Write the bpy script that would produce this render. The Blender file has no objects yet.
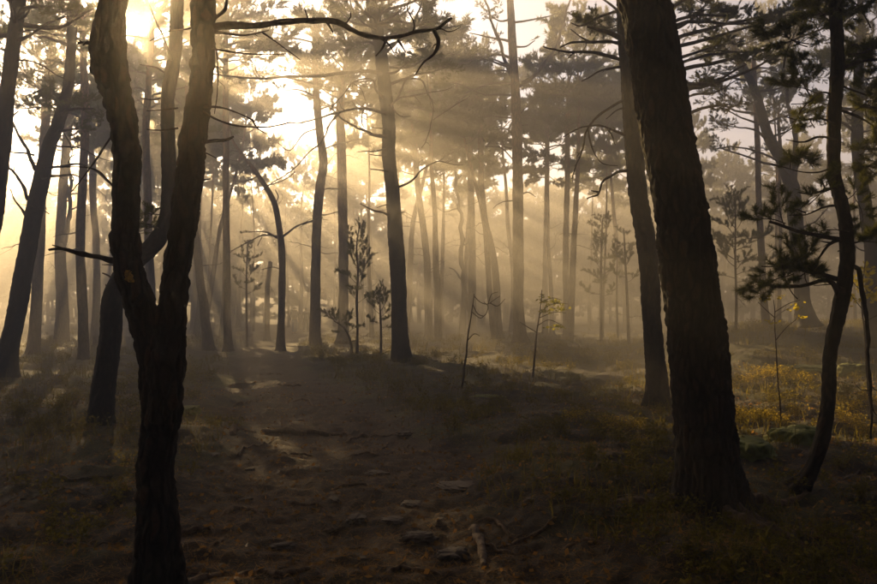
import bpy, math, random
import numpy as np
from mathutils import Vector, Matrix

# ------------------------------------------------------------------ camera, sky, sun, exposure
R = math.radians
F_PX, CX, HOR, EYE = 780.0, 438.5, 309.0, 1.6          # photo: focal length in px, centre column, horizon row, eye height
SUN_AZ, SUN_EL = R(-21.2), R(17.5)
sc = bpy.context.scene
col = sc.collection
cam_d = bpy.data.cameras.new('camera'); cam = bpy.data.objects.new('camera', cam_d); col.objects.link(cam)
cam_d.sensor_width = 36.0; cam_d.lens = F_PX / 877 * 36.0
cam_d.shift_y = (HOR - 292.0) / 877.0
cam_d.clip_start = 0.05; cam_d.clip_end = 2000
cam.location = (0, 0, EYE); cam.rotation_euler = (R(90), 0, 0)
sc.camera = cam

world = bpy.data.worlds.new('World'); sc.world = world; world.use_nodes = True
wn = world.node_tree; wn.nodes.clear()
sky = wn.nodes.new('ShaderNodeTexSky'); sky.sky_type = 'NISHITA'; sky.sun_disc = False
sky.sun_elevation = SUN_EL; sky.sun_rotation = SUN_AZ
sky.air_density = 0.28; sky.dust_density = 1.3; sky.ozone_density = 0.2
bg = wn.nodes.new('ShaderNodeBackground'); bg.inputs['Strength'].default_value = 0.05
wo = wn.nodes.new('ShaderNodeOutputWorld')
wn.links.new(sky.outputs[0], bg.inputs[0]); wn.links.new(bg.outputs[0], wo.inputs[0])

sun_d = bpy.data.lights.new('sun', 'SUN'); sun = bpy.data.objects.new('sun', sun_d); col.objects.link(sun)
sun_d.energy = 5.0; sun_d.angle = R(0.5); sun_d.color = (1.0, 0.68, 0.30)
SUNV = Vector((math.sin(SUN_AZ) * math.cos(SUN_EL), math.cos(SUN_AZ) * math.cos(SUN_EL), math.sin(SUN_EL)))
sun.rotation_euler = SUNV.to_track_quat('Z', 'Y').to_euler(); sun.location = SUNV * 60

sc.view_settings.view_transform = 'Standard'; sc.view_settings.look = 'None'
sc.view_settings.gamma = 1.0; sc.view_settings.exposure = 1.85; sc.view_settings.use_curve_mapping = False
sc.render.engine = 'CYCLES'
cy = sc.cycles
cy.max_bounces = 5; cy.diffuse_bounces = 2; cy.glossy_bounces = 2; cy.transmission_bounces = 3; cy.volume_bounces = 0
cy.use_denoising = True; cy.denoiser = 'OPENIMAGEDENOISE'
cy.sample_clamp_indirect = 4.0
HAZE_DENSITY = 0.0135

rng = np.random.default_rng(7)
random.seed(7)

# ------------------------------------------------------------------ numpy noise
def _h(ix, iy, iz, s):
    n = (ix * 374761393 + iy * 668265263 + iz * 2147483647 + s * 1274126177) & 0xffffffff
    n = ((n ^ (n >> 13)) * 1103515245 + 12345) & 0xffffffff
    n = ((n ^ (n >> 15)) * 2246822519) & 0xffffffff
    return ((n ^ (n >> 16)) & 0xffffff) / float(0xffffff)

def vnoise(p, s=0):
    i = np.floor(p).astype(np.int64); f = p - i; f = f * f * (3 - 2 * f)
    r = 0
    for dx in (0, 1):
        for dy in (0, 1):
            for dz in (0, 1):
                w = (f[:, 0] if dx else 1 - f[:, 0]) * (f[:, 1] if dy else 1 - f[:, 1]) * (f[:, 2] if dz else 1 - f[:, 2])
                r = r + w * _h(i[:, 0] + dx, i[:, 1] + dy, i[:, 2] + dz, s)
    return r * 2 - 1

def fbm(p, octs=4, s=0):
    r = 0; a = 1.0
    for k in range(octs):
        r = r + a * vnoise(p * (2.03 ** k), s + k); a *= 0.5
    return r

def voro(p, s=0):
    """F1, F2 of a jittered 3D cell noise, plus a random value of the nearest cell"""
    i = np.floor(p).astype(np.int64)
    d1 = np.full(len(p), 9.0); d2 = np.full(len(p), 9.0); val = np.zeros(len(p))
    for dx in (-1, 0, 1):
        for dy in (-1, 0, 1):
            for dz in (-1, 0, 1):
                c = i + (dx, dy, dz)
                j = np.stack([_h(c[:, 0], c[:, 1], c[:, 2], s + q) for q in (1, 2, 3)], 1)
                d = np.sqrt(((c + j - p) ** 2).sum(1))
                n = d < d1
                d2 = np.where(n, d1, np.minimum(d2, d)); val = np.where(n, j[:, 0], val); d1 = np.where(n, d, d1)
    return d1, d2, val

def sstep(x, a, b):
    t = np.clip((np.asarray(x, float) - a) / (b - a), 0, 1); return t * t * (3 - 2 * t)

# ------------------------------------------------------------------ terrain
PY = [-200, 3, 5, 10, 15, 20, 35, 52, 80, 200]
PXC = [0.0, -0.4, -0.5, -1.4, -2.9, -4.4, -7.6, -9.6, -16, -50]
PHW = [1.3, 1.3, 1.35, 1.15, 1.15, 1.2, 1.2, 1.4, 1.4, 1.4]
def path_d(x, y):
    """signed distance from the path edge: negative on the path"""
    wob = 0.28 * np.sin(y * 0.9) + 0.15 * np.sin(y * 2.3 + 1)
    return np.abs(x - np.interp(y, PY, PXC) - wob * 0.5) - np.interp(y, PY, PHW) - 0.25 * np.sin(y * 1.7)

def ground_z(x, y):
    x = np.atleast_1d(np.asarray(x, float)); y = np.atleast_1d(np.asarray(y, float))
    x, y = np.broadcast_arrays(x, y)
    p = np.stack([x, y, np.zeros_like(x)], 1)
    z = 0.85 * sstep(y, 9, 26) * sstep(x / np.maximum(y, 1), 0.22, 0.40) * (1 - sstep(y, 34, 60))
    z = z + 4.0 * sstep(y, 84, 135)                     # low distant bank added to hide bright sky slits under the far crowns
    side = sstep(path_d(x, y), -0.4, 0.6)
    z = z + side * (0.07 + 0.10 * fbm(p * 0.55, 3, 3)) - (1 - side) * 0.03
    z = z + 0.035 * fbm(p * 1.3, 3, 11) + (0.018 + 0.012 * side) * fbm(p * 4.1, 3, 21)
    fine = 1 - sstep(y, 14, 25)
    z = z + fine * (0.011 * fbm(p * 16.0, 2, 31) + 0.019 * (1 - side) * fbm(p * np.array([5.0, 9.0, 1.0]), 3, 41))
    return z

def gz(x, y): return float(ground_z(x, y)[0])
def W(px, py, d): return np.array([(px - CX) / F_PX * d, d, EYE + (HOR - py) / F_PX * d])

# ------------------------------------------------------------------ mesh helpers
def mesh_np(name, V, faces, mats, midx=None, smooth=True):
    """faces: list of int arrays (n,3) or (n,4); midx: list of material indices per block"""
    me = bpy.data.meshes.new(name)
    V = np.asarray(V, np.float32)
    faces = [np.asarray(f, np.int32) for f in faces if len(f)]
    nl = sum(f.size for f in faces); nf = sum(len(f) for f in faces)
    me.vertices.add(len(V)); me.vertices.foreach_set('co', V.ravel())
    me.loops.add(nl); me.polygons.add(nf)
    me.loops.foreach_set('vertex_index', np.concatenate([f.ravel() for f in faces]))
    tot = np.concatenate([np.full(len(f), f.shape[1], np.int32) for f in faces])
    st = np.concatenate([[0], np.cumsum(tot)[:-1]]).astype(np.int32)
    me.polygons.foreach_set('loop_start', st)
    for m in mats: me.materials.append(m)
    if midx is not None:
        me.polygons.foreach_set('material_index', np.asarray(midx, np.int32))
    me.polygons.foreach_set('use_smooth', np.full(nf, smooth))
    me.update(calc_edges=True); me.validate()
    return me

class Geo:
    """collects vertices and faces; one material index per face"""
    def __init__(s): s.V = []; s.T = []; s.Q = []; s.TM = []; s.QM = []; s.n = 0
    def add(s, V, T=None, Q=None, m=0):
        if T is not None and len(T): s.T.append(np.asarray(T) + s.n); s.TM.append(np.full(len(T), m))
        if Q is not None and len(Q): s.Q.append(np.asarray(Q) + s.n); s.QM.append(np.full(len(Q), m))
        s.V.append(np.asarray(V, float)); s.n += len(V)
    def arrays(s):
        V = np.concatenate(s.V)
        T = np.concatenate(s.T) if s.T else np.zeros((0, 3), int); Q = np.concatenate(s.Q) if s.Q else np.zeros((0, 4), int)
        TM = np.concatenate(s.TM) if s.TM else np.zeros(0, int); QM = np.concatenate(s.QM) if s.QM else np.zeros(0, int)
        return V, T, Q, TM, QM
    def addgeo(s, arr, M=None):
        V, T, Q, TM, QM = arr
        if M is not None:
            A = np.array(M); V = V @ A[:3, :3].T + A[:3, 3]
        if len(T): s.T.append(T + s.n); s.TM.append(TM)
        if len(Q): s.Q.append(Q + s.n); s.QM.append(QM)
        s.V.append(V); s.n += len(V)
    def mesh(s, name, mats, smooth=True):
        V, T, Q, TM, QM = s.arrays()
        return mesh_np(name, V, [T, Q], mats, np.concatenate([TM, QM]), smooth)

def catmull(P, n):
    P = np.asarray(P, float)
    if len(P) < 3: return P[0] + np.linspace(0, 1, n)[:, None] * (P[-1] - P[0])
    d = np.concatenate([[0], np.cumsum(np.sqrt((np.diff(P[:, :3], axis=0) ** 2).sum(1)) + 1e-9)])
    t = np.linspace(0, d[-1], n); k = np.clip(np.searchsorted(d, t, 'right') - 1, 0, len(P) - 2)
    m = np.gradient(P, d, axis=0)
    h = (d[k + 1] - d[k])[:, None]; u = ((t - d[k]) / h[:, 0])[:, None]
    return ((2 * u**3 - 3 * u**2 + 1) * P[k] + (u**3 - 2 * u**2 + u) * h * m[k] + (-2 * u**3 + 3 * u**2) * P[k + 1] + (u**3 - u**2) * h * m[k + 1])

def frames(C):
    T = np.gradient(C, axis=0); T /= np.linalg.norm(T, axis=1)[:, None] + 1e-12
    N = np.zeros_like(T); a = np.array([1.0, 0, 0]) if abs(T[0][0]) < 0.8 else np.array([0, 1.0, 0])
    n = a - T[0] * a.dot(T[0]); n /= np.linalg.norm(n); N[0] = n
    for i in range(1, len(C)):
        n = N[i - 1] - T[i] * N[i - 1].dot(T[i]); N[i] = n / (np.linalg.norm(n) + 1e-12)
    return T, N, np.cross(T, N)

def tube(C, rad, sides, cap=True):
    """returns V, T, Q, plus outward normals of the ring vertices"""
    C = np.asarray(C, float); rad = np.asarray(rad, float); n = len(C)
    T, N, B = frames(C)
    a = np.linspace(0, 2 * np.pi, sides, endpoint=False)
    nor = N[:, None, :] * np.cos(a)[None, :, None] + B[:, None, :] * np.sin(a)[None, :, None]
    V = (C[:, None, :] + nor * rad[:, None, None]).reshape(-1, 3)
    i, j = np.meshgrid(np.arange(n - 1), np.arange(sides), indexing='ij'); j2 = (j + 1) % sides
    Q = np.stack([i * sides + j, i * sides + j2, (i + 1) * sides + j2, (i + 1) * sides + j], -1).reshape(-1, 4)
    Tt = np.zeros((0, 3), int)
    if cap:
        V = np.concatenate([V, [C[0] - T[0] * rad[0] * 0.3, C[-1] + T[-1] * rad[-1] * 0.6]])
        j = np.arange(sides); j2 = (j + 1) % sides
        Tt = np.concatenate([np.stack([j2, j, np.full(sides, n * sides)], 1), np.stack([(n - 1) * sides + j, (n - 1) * sides + j2, np.full(sides, n * sides + 1)], 1)])
    return V, Tt, Q, nor.reshape(-1, 3)

# ------------------------------------------------------------------ materials
def mat(name):
    m = bpy.data.materials.new(name); m.use_nodes = True
    nt = m.node_tree; nt.nodes.clear()
    out = nt.nodes.new('ShaderNodeOutputMaterial')
    return m, nt, out
def N(nt, t, **kw):
    n = nt.nodes.new(t)
    for k, v in kw.items():
        if hasattr(n, k): setattr(n, k, v)
        else: n.inputs[k].default_value = v
    return n
def L(nt, a, b): nt.links.new(a, b)
def ramp(nt, fac, stops):
    r = nt.nodes.new('ShaderNodeValToRGB'); e = r.color_ramp.elements
    while len(e) < len(stops): e.new(0.5)
    for i, (p, c) in enumerate(stops): e[i].position = p; e[i].color = (*c, 1)
    L(nt, fac, r.inputs[0]); return r
def mixc(nt, fac, a, b):
    m = nt.nodes.new('ShaderNodeMix'); m.data_type = 'RGBA'
    for s, v in ((m.inputs[0], fac), (m.inputs[6], a), (m.inputs[7], b)):
        if hasattr(v, 'is_linked'): L(nt, v, s)
        elif isinstance(v, tuple): s.default_value = (*v, 1)
        else: s.default_value = v
    return m.outputs[2]

def bark_mat(name, low, high, z0, z1, crack, scale=9.0, bump=0.6):
    m, nt, out = mat(name)
    geo = N(nt, 'ShaderNodeNewGeometry'); mp = N(nt, 'ShaderNodeMapping'); mp.inputs['Scale'].default_value = (scale, scale, scale * 0.32)
    L(nt, geo.outputs['Position'], mp.inputs[0])
    nz = N(nt, 'ShaderNodeTexNoise', Scale=1.4, Detail=3.0)
    L(nt, mp.outputs[0], nz.inputs['Vector'])
    add = N(nt, 'ShaderNodeVectorMath', operation='ADD'); L(nt, mp.outputs[0], add.inputs[0]); L(nt, nz.outputs['Color'], add.inputs[1])
    vo = N(nt, 'ShaderNodeTexVoronoi', feature='DISTANCE_TO_EDGE', Scale=1.0); L(nt, add.outputs[0], vo.inputs['Vector'])
    n2 = N(nt, 'ShaderNodeTexNoise', Scale=26.0, Detail=5.0, Roughness=0.65); L(nt, geo.outputs['Position'], n2.inputs['Vector'])
    sep = N(nt, 'ShaderNodeSeparateXYZ'); L(nt, geo.outputs['Position'], sep.inputs[0])
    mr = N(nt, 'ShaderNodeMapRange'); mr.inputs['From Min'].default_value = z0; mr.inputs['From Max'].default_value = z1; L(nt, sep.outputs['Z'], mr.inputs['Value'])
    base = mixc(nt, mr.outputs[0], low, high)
    r = ramp(nt, vo.outputs['Distance'], [(0.0, (0.25, 0.25, 0.25)), (0.22, (1, 1, 1))])
    dark = mixc(nt, r.outputs[0], crack, base)
    r2 = ramp(nt, n2.outputs['Fac'], [(0.25, (0.55, 0.55, 0.55)), (0.75, (1.35, 1.3, 1.25))])
    mul = N(nt, 'ShaderNodeMix', data_type='RGBA', blend_type='MULTIPLY'); mul.inputs[0].default_value = 1.0
    L(nt, dark, mul.inputs[6]); L(nt, r2.outputs[0], mul.inputs[7])
    ma = N(nt, 'ShaderNodeMath', operation='MULTIPLY_ADD'); ma.inputs[1].default_value = 0.25; L(nt, n2.outputs['Fac'], ma.inputs[0])
    rc = N(nt, 'ShaderNodeMath', operation='MINIMUM'); rc.inputs[1].default_value = 0.3; L(nt, vo.outputs['Distance'], rc.inputs[0]); L(nt, rc.outputs[0], ma.inputs[2])
    bp = N(nt, 'ShaderNodeBump', Strength=bump, Distance=0.05); L(nt, ma.outputs[0], bp.inputs['Height'])
    p = N(nt, 'ShaderNodeBsdfPrincipled', Roughness=0.9); p.inputs['Specular IOR Level'].default_value = 0.2
    L(nt, mul.outputs[2], p.inputs['Base Color']); L(nt, bp.outputs[0], p.inputs['Normal']); L(nt, p.outputs[0], out.inputs[0])
    return m
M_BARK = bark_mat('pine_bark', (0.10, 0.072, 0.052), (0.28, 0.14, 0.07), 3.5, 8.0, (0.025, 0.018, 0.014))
def near_bark():
    m, nt, out = mat('pine_bark_plates'); geo = N(nt, 'ShaderNodeNewGeometry'); at = N(nt, 'ShaderNodeAttribute', attribute_name='plate')
    n1 = N(nt, 'ShaderNodeTexNoise', Scale=60.0, Detail=5.0, Roughness=.7); L(nt, geo.outputs['Position'], n1.inputs['Vector'])
    n2 = N(nt, 'ShaderNodeTexNoise', Scale=5.0, Detail=4.0); L(nt, geo.outputs['Position'], n2.inputs['Vector'])
    c = ramp(nt, at.outputs['Fac'], [(0.0, (.005, .004, .003)), (.35, (.014, .0095, .006)), (.75, (.026, .017, .011)), (1.0, (.055, .030, .016))])
    li = ramp(nt, n2.outputs['Fac'], [(.56, (0, 0, 0)), (.68, (.6, .6, .6))]); c2 = mixc(nt, li.outputs[0], c.outputs[0], (.034, .031, .022))
    r2 = ramp(nt, n1.outputs['Fac'], [(.3, (.5, .5, .5)), (.7, (1.4, 1.35, 1.3))]); mul = N(nt, 'ShaderNodeMix', data_type='RGBA', blend_type='MULTIPLY'); mul.inputs[0].default_value = 1.0
    L(nt, c2, mul.inputs[6]); L(nt, r2.outputs[0], mul.inputs[7]); bp = N(nt, 'ShaderNodeBump', Strength=.6, Distance=.012); L(nt, n1.outputs['Fac'], bp.inputs['Height'])
    p = N(nt, 'ShaderNodeBsdfPrincipled', Roughness=.88); p.inputs['Specular IOR Level'].default_value = .25; L(nt, mul.outputs[2], p.inputs['Base Color']); L(nt, bp.outputs[0], p.inputs['Normal']); L(nt, p.outputs[0], out.inputs[0]); return m
M_BARK_NEAR = near_bark()
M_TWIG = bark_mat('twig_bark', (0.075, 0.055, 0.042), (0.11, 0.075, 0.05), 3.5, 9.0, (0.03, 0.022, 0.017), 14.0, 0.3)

def leaf_mat(name, c1, c2, trans, tcol, scale=0.7):
    m, nt, out = mat(name)
    geo = N(nt, 'ShaderNodeNewGeometry'); n1 = N(nt, 'ShaderNodeTexNoise', Scale=scale, Detail=3.0); L(nt, geo.outputs['Position'], n1.inputs['Vector'])
    r = ramp(nt, n1.outputs['Fac'], [(0.35, c1), (0.65, c2)])
    rn = N(nt, 'ShaderNodeMath', operation='MULTIPLY'); rn.inputs[1].default_value = 0.5; L(nt, geo.outputs['Random Per Island'], rn.inputs[0])
    cc = mixc(nt, rn.outputs[0], r.outputs[0], c2)
    d = N(nt, 'ShaderNodeBsdfDiffuse'); L(nt, cc, d.inputs[0])
    t = N(nt, 'ShaderNodeBsdfTranslucent'); t.inputs[0].default_value = (*tcol, 1)
    mx = N(nt, 'ShaderNodeMixShader'); mx.inputs[0].default_value = trans
    L(nt, d.outputs[0], mx.inputs[1]); L(nt, t.outputs[0], mx.inputs[2])
    L(nt, mx.outputs[0], out.inputs[0]); return m
M_NEEDLE = leaf_mat('pine_needles', (0.030, 0.046, 0.014), (0.062, 0.080, 0.022), 0.40, (0.16, 0.16, 0.03))
M_LEAF = leaf_mat('broad_leaves', (0.07, 0.11, 0.02), (0.16, 0.16, 0.03), 0.5, (0.30, 0.28, 0.03), 4.0)
M_YLEAF = leaf_mat('autumn_leaves', (0.25, 0.22, 0.03), (0.40, 0.28, 0.03), 0.5, (0.6, 0.5, 0.04), 4.0)
M_HERB = leaf_mat('undergrowth_leaves', (0.026, 0.038, 0.008), (0.080, 0.066, 0.014), 0.45, (0.21, 0.165, 0.022), 0.9)
M_SUN_TINT = leaf_mat('sunlight_tinted_leaves', (0.10, 0.09, 0.012), (0.24, 0.16, 0.02), 0.5, (0.50, 0.36, 0.03), 2.0)  # sunlight put into the leaf colour: a gold copy of the bilberry leaves
M_LITTER = leaf_mat('dry_litter', (0.09, 0.05, 0.02), (0.32, 0.19, 0.07), 0.3, (0.38, 0.20, 0.05), 3.0)

def rock_mat(name, stone, moss, amt):
    m, nt, out = mat(name)
    geo = N(nt, 'ShaderNodeNewGeometry')
    n1 = N(nt, 'ShaderNodeTexNoise', Scale=9.0, Detail=6.0, Roughness=0.65); L(nt, geo.outputs['Position'], n1.inputs['Vector'])
    n2 = N(nt, 'ShaderNodeTexNoise', Scale=3.0, Detail=4.0); L(nt, geo.outputs['Position'], n2.inputs['Vector'])
    st = ramp(nt, n1.outputs['Fac'], [(0.3, tuple(c * 0.55 for c in stone)), (0.7, tuple(c * 1.3 for c in stone))])
    mo = ramp(nt, n1.outputs['Fac'], [(0.3, tuple(c * 0.6 for c in moss)), (0.7, tuple(c * 1.3 for c in moss))])
    f = ramp(nt, n2.outputs['Fac'], [(1 - amt - 0.06, (0, 0, 0)), (1 - amt + 0.06, (1, 1, 1))])
    c = mixc(nt, f.outputs[0], st.outputs[0], mo.outputs[0])
    bp = N(nt, 'ShaderNodeBump', Strength=0.7, Distance=0.03); L(nt, n1.outputs['Fac'], bp.inputs['Height'])
    p = N(nt, 'ShaderNodeBsdfPrincipled', Roughness=0.8); L(nt, c, p.inputs['Base Color']); L(nt, bp.outputs[0], p.inputs['Normal']); L(nt, p.outputs[0], out.inputs[0])
    return m
M_STONE = rock_mat('grey_stone', (0.090, 0.062, 0.040), (0.05, 0.050, 0.015), 0.25)
M_MOSSY = rock_mat('mossy_stone', (0.09, 0.075, 0.06), (0.15, 0.16, 0.02), 0.75)
M_ROOT = bark_mat('root_bark', (0.17, 0.115, 0.07), (0.17, 0.115, 0.07), 3, 4, (0.07, 0.045, 0.027), 18.0, 0.4)
M_WOOD_GREY = bark_mat('weathered_wood', (0.20, 0.155, 0.115), (0.2, 0.155, 0.115), 3, 4, (0.09, 0.065, 0.045), 22.0, 0.3)

def ground_mat():
    m, nt, out = mat('forest_floor')
    geo = N(nt, 'ShaderNodeNewGeometry'); at = N(nt, 'ShaderNodeAttribute', attribute_name='side')
    n1 = N(nt, 'ShaderNodeTexNoise', Scale=7.0, Detail=7.0, Roughness=0.7); L(nt, geo.outputs['Position'], n1.inputs['Vector'])
    n2 = N(nt, 'ShaderNodeTexNoise', Scale=0.8, Detail=4.0, Roughness=0.6); L(nt, geo.outputs['Position'], n2.inputs['Vector'])
    n3 = N(nt, 'ShaderNodeTexNoise', Scale=45.0, Detail=4.0, Roughness=0.7); L(nt, geo.outputs['Position'], n3.inputs['Vector'])
    soil = ramp(nt, n1.outputs['Fac'], [(0.3, (0.020, 0.010, 0.0035)), (0.55, (0.078, 0.040, 0.012)), (0.75, (0.17, 0.092, 0.028))])
    duff = ramp(nt, n1.outputs['Fac'], [(0.3, (0.016, 0.011, 0.004)), (0.6, (0.055, 0.033, 0.011)), (0.8, (0.11, 0.070, 0.022))])
    moss = ramp(nt, n1.outputs['Fac'], [(0.3, (0.030, 0.036, 0.006)), (0.7, (0.125, 0.125, 0.018))])
    mf = ramp(nt, n2.outputs['Fac'], [(0.47, (0, 0, 0)), (0.60, (1, 1, 1))])
    sidec = mixc(nt, mf.outputs[0], duff.outputs[0], moss.outputs[0])
    sm = N(nt, 'ShaderNodeMath', operation='MULTIPLY_ADD'); sm.inputs[1].default_value = 0.5; L(nt, n1.outputs['Fac'], sm.inputs[0]); L(nt, at.outputs['Fac'], sm.inputs[2])
    sf = ramp(nt, sm.outputs[0], [(0.45, (0, 0, 0)), (0.8, (1, 1, 1))])
    c = mixc(nt, sf.outputs[0], soil.outputs[0], sidec)
    r3 = ramp(nt, n3.outputs['Fac'], [(0.3, (0.14, 0.13, 0.12)), (0.72, (1.15, 1.05, 0.95))])
    mul = N(nt, 'ShaderNodeMix', data_type='RGBA', blend_type='MULTIPLY'); mul.inputs[0].default_value = 1.0; L(nt, c, mul.inputs[6]); L(nt, r3.outputs[0], mul.inputs[7])
    ad = N(nt, 'ShaderNodeMath', operation='ADD'); L(nt, n1.outputs['Fac'], ad.inputs[0]); L(nt, n3.outputs['Fac'], ad.inputs[1])
    bp = N(nt, 'ShaderNodeBump', Strength=0.8, Distance=0.03); L(nt, ad.outputs[0], bp.inputs['Height'])
    p = N(nt, 'ShaderNodeBsdfPrincipled', Roughness=0.85); p.inputs['Specular IOR Level'].default_value = 0.35
    L(nt, mul.outputs[2], p.inputs['Base Color']); L(nt, bp.outputs[0], p.inputs['Normal']); L(nt, p.outputs[0], out.inputs[0])
    return m
M_GROUND = ground_mat()

# ------------------------------------------------------------------ object helpers
def tag(o, label=None, cat=None, group=None, kind=None):
    if label: o['label'] = label
    if cat: o['category'] = cat
    if group: o['group'] = group
    if kind: o['kind'] = kind
    return o
def empty(name, loc):
    o = bpy.data.objects.new(name, None); o.location = loc; o.empty_display_size = 0.2; col.objects.link(o); return o
def obj(name, me, parent=None, loc=None):
    o = bpy.data.objects.new(name, me); col.objects.link(o)
    if parent is not None: o.parent = parent
    if loc is not None: o.location = loc
    return o

# ------------------------------------------------------------------ ground
def build_ground():
    rows = np.concatenate([-np.geomspace(180, 1.5, 26), np.linspace(-1.0, 2.4, 10), np.geomspace(2.5, 200, 520)])
    uc = np.linspace(-0.74, 0.74, 560); ux = np.geomspace(0.76, 14, 22)
    u = np.concatenate([-ux[::-1], uc, ux])
    w = np.where(rows > 0, rows + 1.5, np.maximum(1.5, -rows * 0.4))
    w = np.maximum(w, 4.0)
    X = u[None, :] * w[:, None]; Y = np.repeat(rows[:, None], len(u), 1)
    X = np.clip(X, -210, 210) + np.sign(X) * np.maximum(np.abs(X) - 210, 0) * 0.01
    x = X.ravel(); y = Y.ravel()
    V = np.stack([x, y, ground_z(x, y)], 1)
    nr, nc = X.shape
    i, j = np.meshgrid(np.arange(nr - 1), np.arange(nc - 1), indexing='ij')
    Q = np.stack([i * nc + j, i * nc + j + 1, (i + 1) * nc + j + 1, (i + 1) * nc + j], -1).reshape(-1, 4)
    me = mesh_np('ground', V, [Q], [M_GROUND])
    a = me.attributes.new('side', 'FLOAT', 'POINT'); a.data.foreach_set('value', sstep(path_d(x, y), -0.5, 0.5).astype(np.float32))
    o = obj('ground', me); tag(o, 'dark forest floor of soil, moss and a trodden dirt path', 'ground', kind='structure')
build_ground()

# ------------------------------------------------------------------ branch and bough libraries
def randv(): 
    v = rng.normal(size=3); return v / np.linalg.norm(v)

def crooked(start, dirv, length, kink, n=9, lift=0.0):
    P = [np.array(start, float)]; d = np.array(dirv, float); d /= np.linalg.norm(d)
    for k in range(n - 1):
        d = d + kink * randv() + np.array([0, 0, lift]); d /= np.linalg.norm(d)
        P.append(P[-1] + d * length / (n - 1))
    return np.array(P)

def dead_branch_geo(sub=3, kink=0.35):
    g = Geo()
    C = crooked((0, 0, 0), (1, 0, 0), 1.0, kink, 9); C[:, 2] += 0.25 * (C[:, 0] ** 2) * rng.uniform(-1, 1)
    C = catmull(C, 20); r = np.linspace(0.017, 0.005, 20)
    V, T, Q, _ = tube(C, r, 6); g.add(V, T, Q)
    for k in range(sub):
        t = rng.integers(6, 17); d = C[t + 1] - C[t]; d /= np.linalg.norm(d)
        d = d + 0.9 * randv(); S = catmull(crooked(C[t], d, rng.uniform(0.15, 0.5), 0.4, 6), 11)
        V, T, Q, _ = tube(S, np.linspace(r[t] * 0.65, 0.003, 11), 5); g.add(V, T, Q)
    return g
DEAD = [dead_branch_geo(s, k).mesh('dead_branch', [M_TWIG]) for s, k in ((1, .25), (2, .35), (3, .35), (3, .45), (2, .5), (4, .4), (5, .45), (0, .3), (1, .4), (5, .35))]

def tuft(g, p, d, n, ln, wd, m=1):
    """n needle blades in a cone round direction d at p (vectorised)"""
    d = d / (np.linalg.norm(d) + 1e-9)
    dirs = d[None] * rng.uniform(0.35, 1.0, n)[:, None] + rng.normal(size=(n, 3)) * 0.45
    dirs /= np.linalg.norm(dirs, axis=1)[:, None]
    s = np.cross(dirs, rng.normal(size=(n, 3))); s /= np.linalg.norm(s, axis=1)[:, None]
    l = ln * rng.uniform(0.7, 1.2, n)[:, None]
    base = p[None] - d[None] * rng.uniform(0, ln * 0.8, n)[:, None]
    V = np.stack([base - s * wd, base + s * wd, base + dirs * l], 1).reshape(-1, 3)
    g.add(V, np.arange(3 * n).reshape(-1, 3), None, m)

def bough_geo(nsec=11, nter=6, ntuft=3, blades=13, ln=0.062, wd=0.0045, wood=1.0):
    """pine bough of unit length along +X, flattened pad of needle tufts"""
    g = Geo()
    C = crooked((0, 0, 0), (1, 0, 0.12), 1.0, 0.22, 8, 0.02); C = catmull(C, 14); r = np.linspace(0.016, 0.004, 14) * wood
    V, T, Q, _ = tube(C, r, 5); g.add(V, T, Q)
    for k in range(nsec):
        t = 0.28 + 0.72 * (k + rng.uniform(0, 0.8)) / nsec; i = min(int(t * 13), 12)
        d = C[i + 1] - C[i]; d /= np.linalg.norm(d)
        side = np.array([-d[1], d[0], 0]); side *= (1 if k % 2 else -1)
        a = rng.uniform(0.5, 1.1)
        sd = d * math.cos(a) + side * math.sin(a) + np.array([0, 0, rng.uniform(-0.12, 0.4)])
        sl = rng.uniform(0.28, 0.5) * (1.15 - 0.6 * t)
        S = catmull(crooked(C[i], sd, sl, 0.25, 5, 0.04), 7)
        V, T, Q, _ = tube(S, np.linspace(r[i] * 0.5, 0.002, 7), 3); g.add(V, T, Q)
        for q in range(nter):
            j = rng.integers(2, 6); e = S[j + 1] - S[j]; e = e / np.linalg.norm(e) + 0.7 * randv() + np.array([0, 0, 0.25]); e /= np.linalg.norm(e)
            tl = rng.uniform(0.06, 0.15); E = S[j] + e * tl
            V, T, Q, _ = tube(np.array([S[j], (S[j] + E) / 2 + randv() * 0.008, E]), np.array([0.0025, 0.002, 0.0015]), 3, False); g.add(V, T, Q)
            for z in range(ntuft):
                f = 1 - 0.45 * z
                tuft(g, S[j] + e * tl * f, e, blades, ln, wd)
        tuft(g, S[-1], S[-1] - S[-2], blades, ln, wd)
    return g
BG_MID = [bough_geo().arrays() for _ in range(7)]
def arr_mesh(arr, name, mats):
    V, T, Q, TM, QM = arr; return mesh_np(name, V, [T, Q], mats, np.concatenate([TM, QM]))
BOUGH = [arr_mesh(a, 'needle_bough', [M_TWIG, M_NEEDLE]) for a in BG_MID]
BG_FAR = [bough_geo(11, 6, 2, 13, 0.085, 0.010).arrays() for _ in range(5)]
BOUGH_NEAR = [bough_geo(7, 4, 2, 30, 0.14, 0.0034, 0.8).mesh('needle_bough', [M_TWIG, M_NEEDLE]) for _ in range(4)]

def orient(pos, dirv, scale, roll=0.0):
    """matrix taking +X to dirv with Z kept up"""
    x = Vector(dirv).normalized(); up = Vector((0, 0, 1))
    if abs(x.z) > 0.95: up = Vector((0, 1, 0))
    y = up.cross(x).normalized(); z = x.cross(y)
    M = Matrix((x, y, z)).transposed().to_4x4() @ Matrix.Rotation(roll, 4, 'X')
    return Matrix.Translation(Vector(pos)) @ M @ Matrix.Scale(scale, 4)

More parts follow.
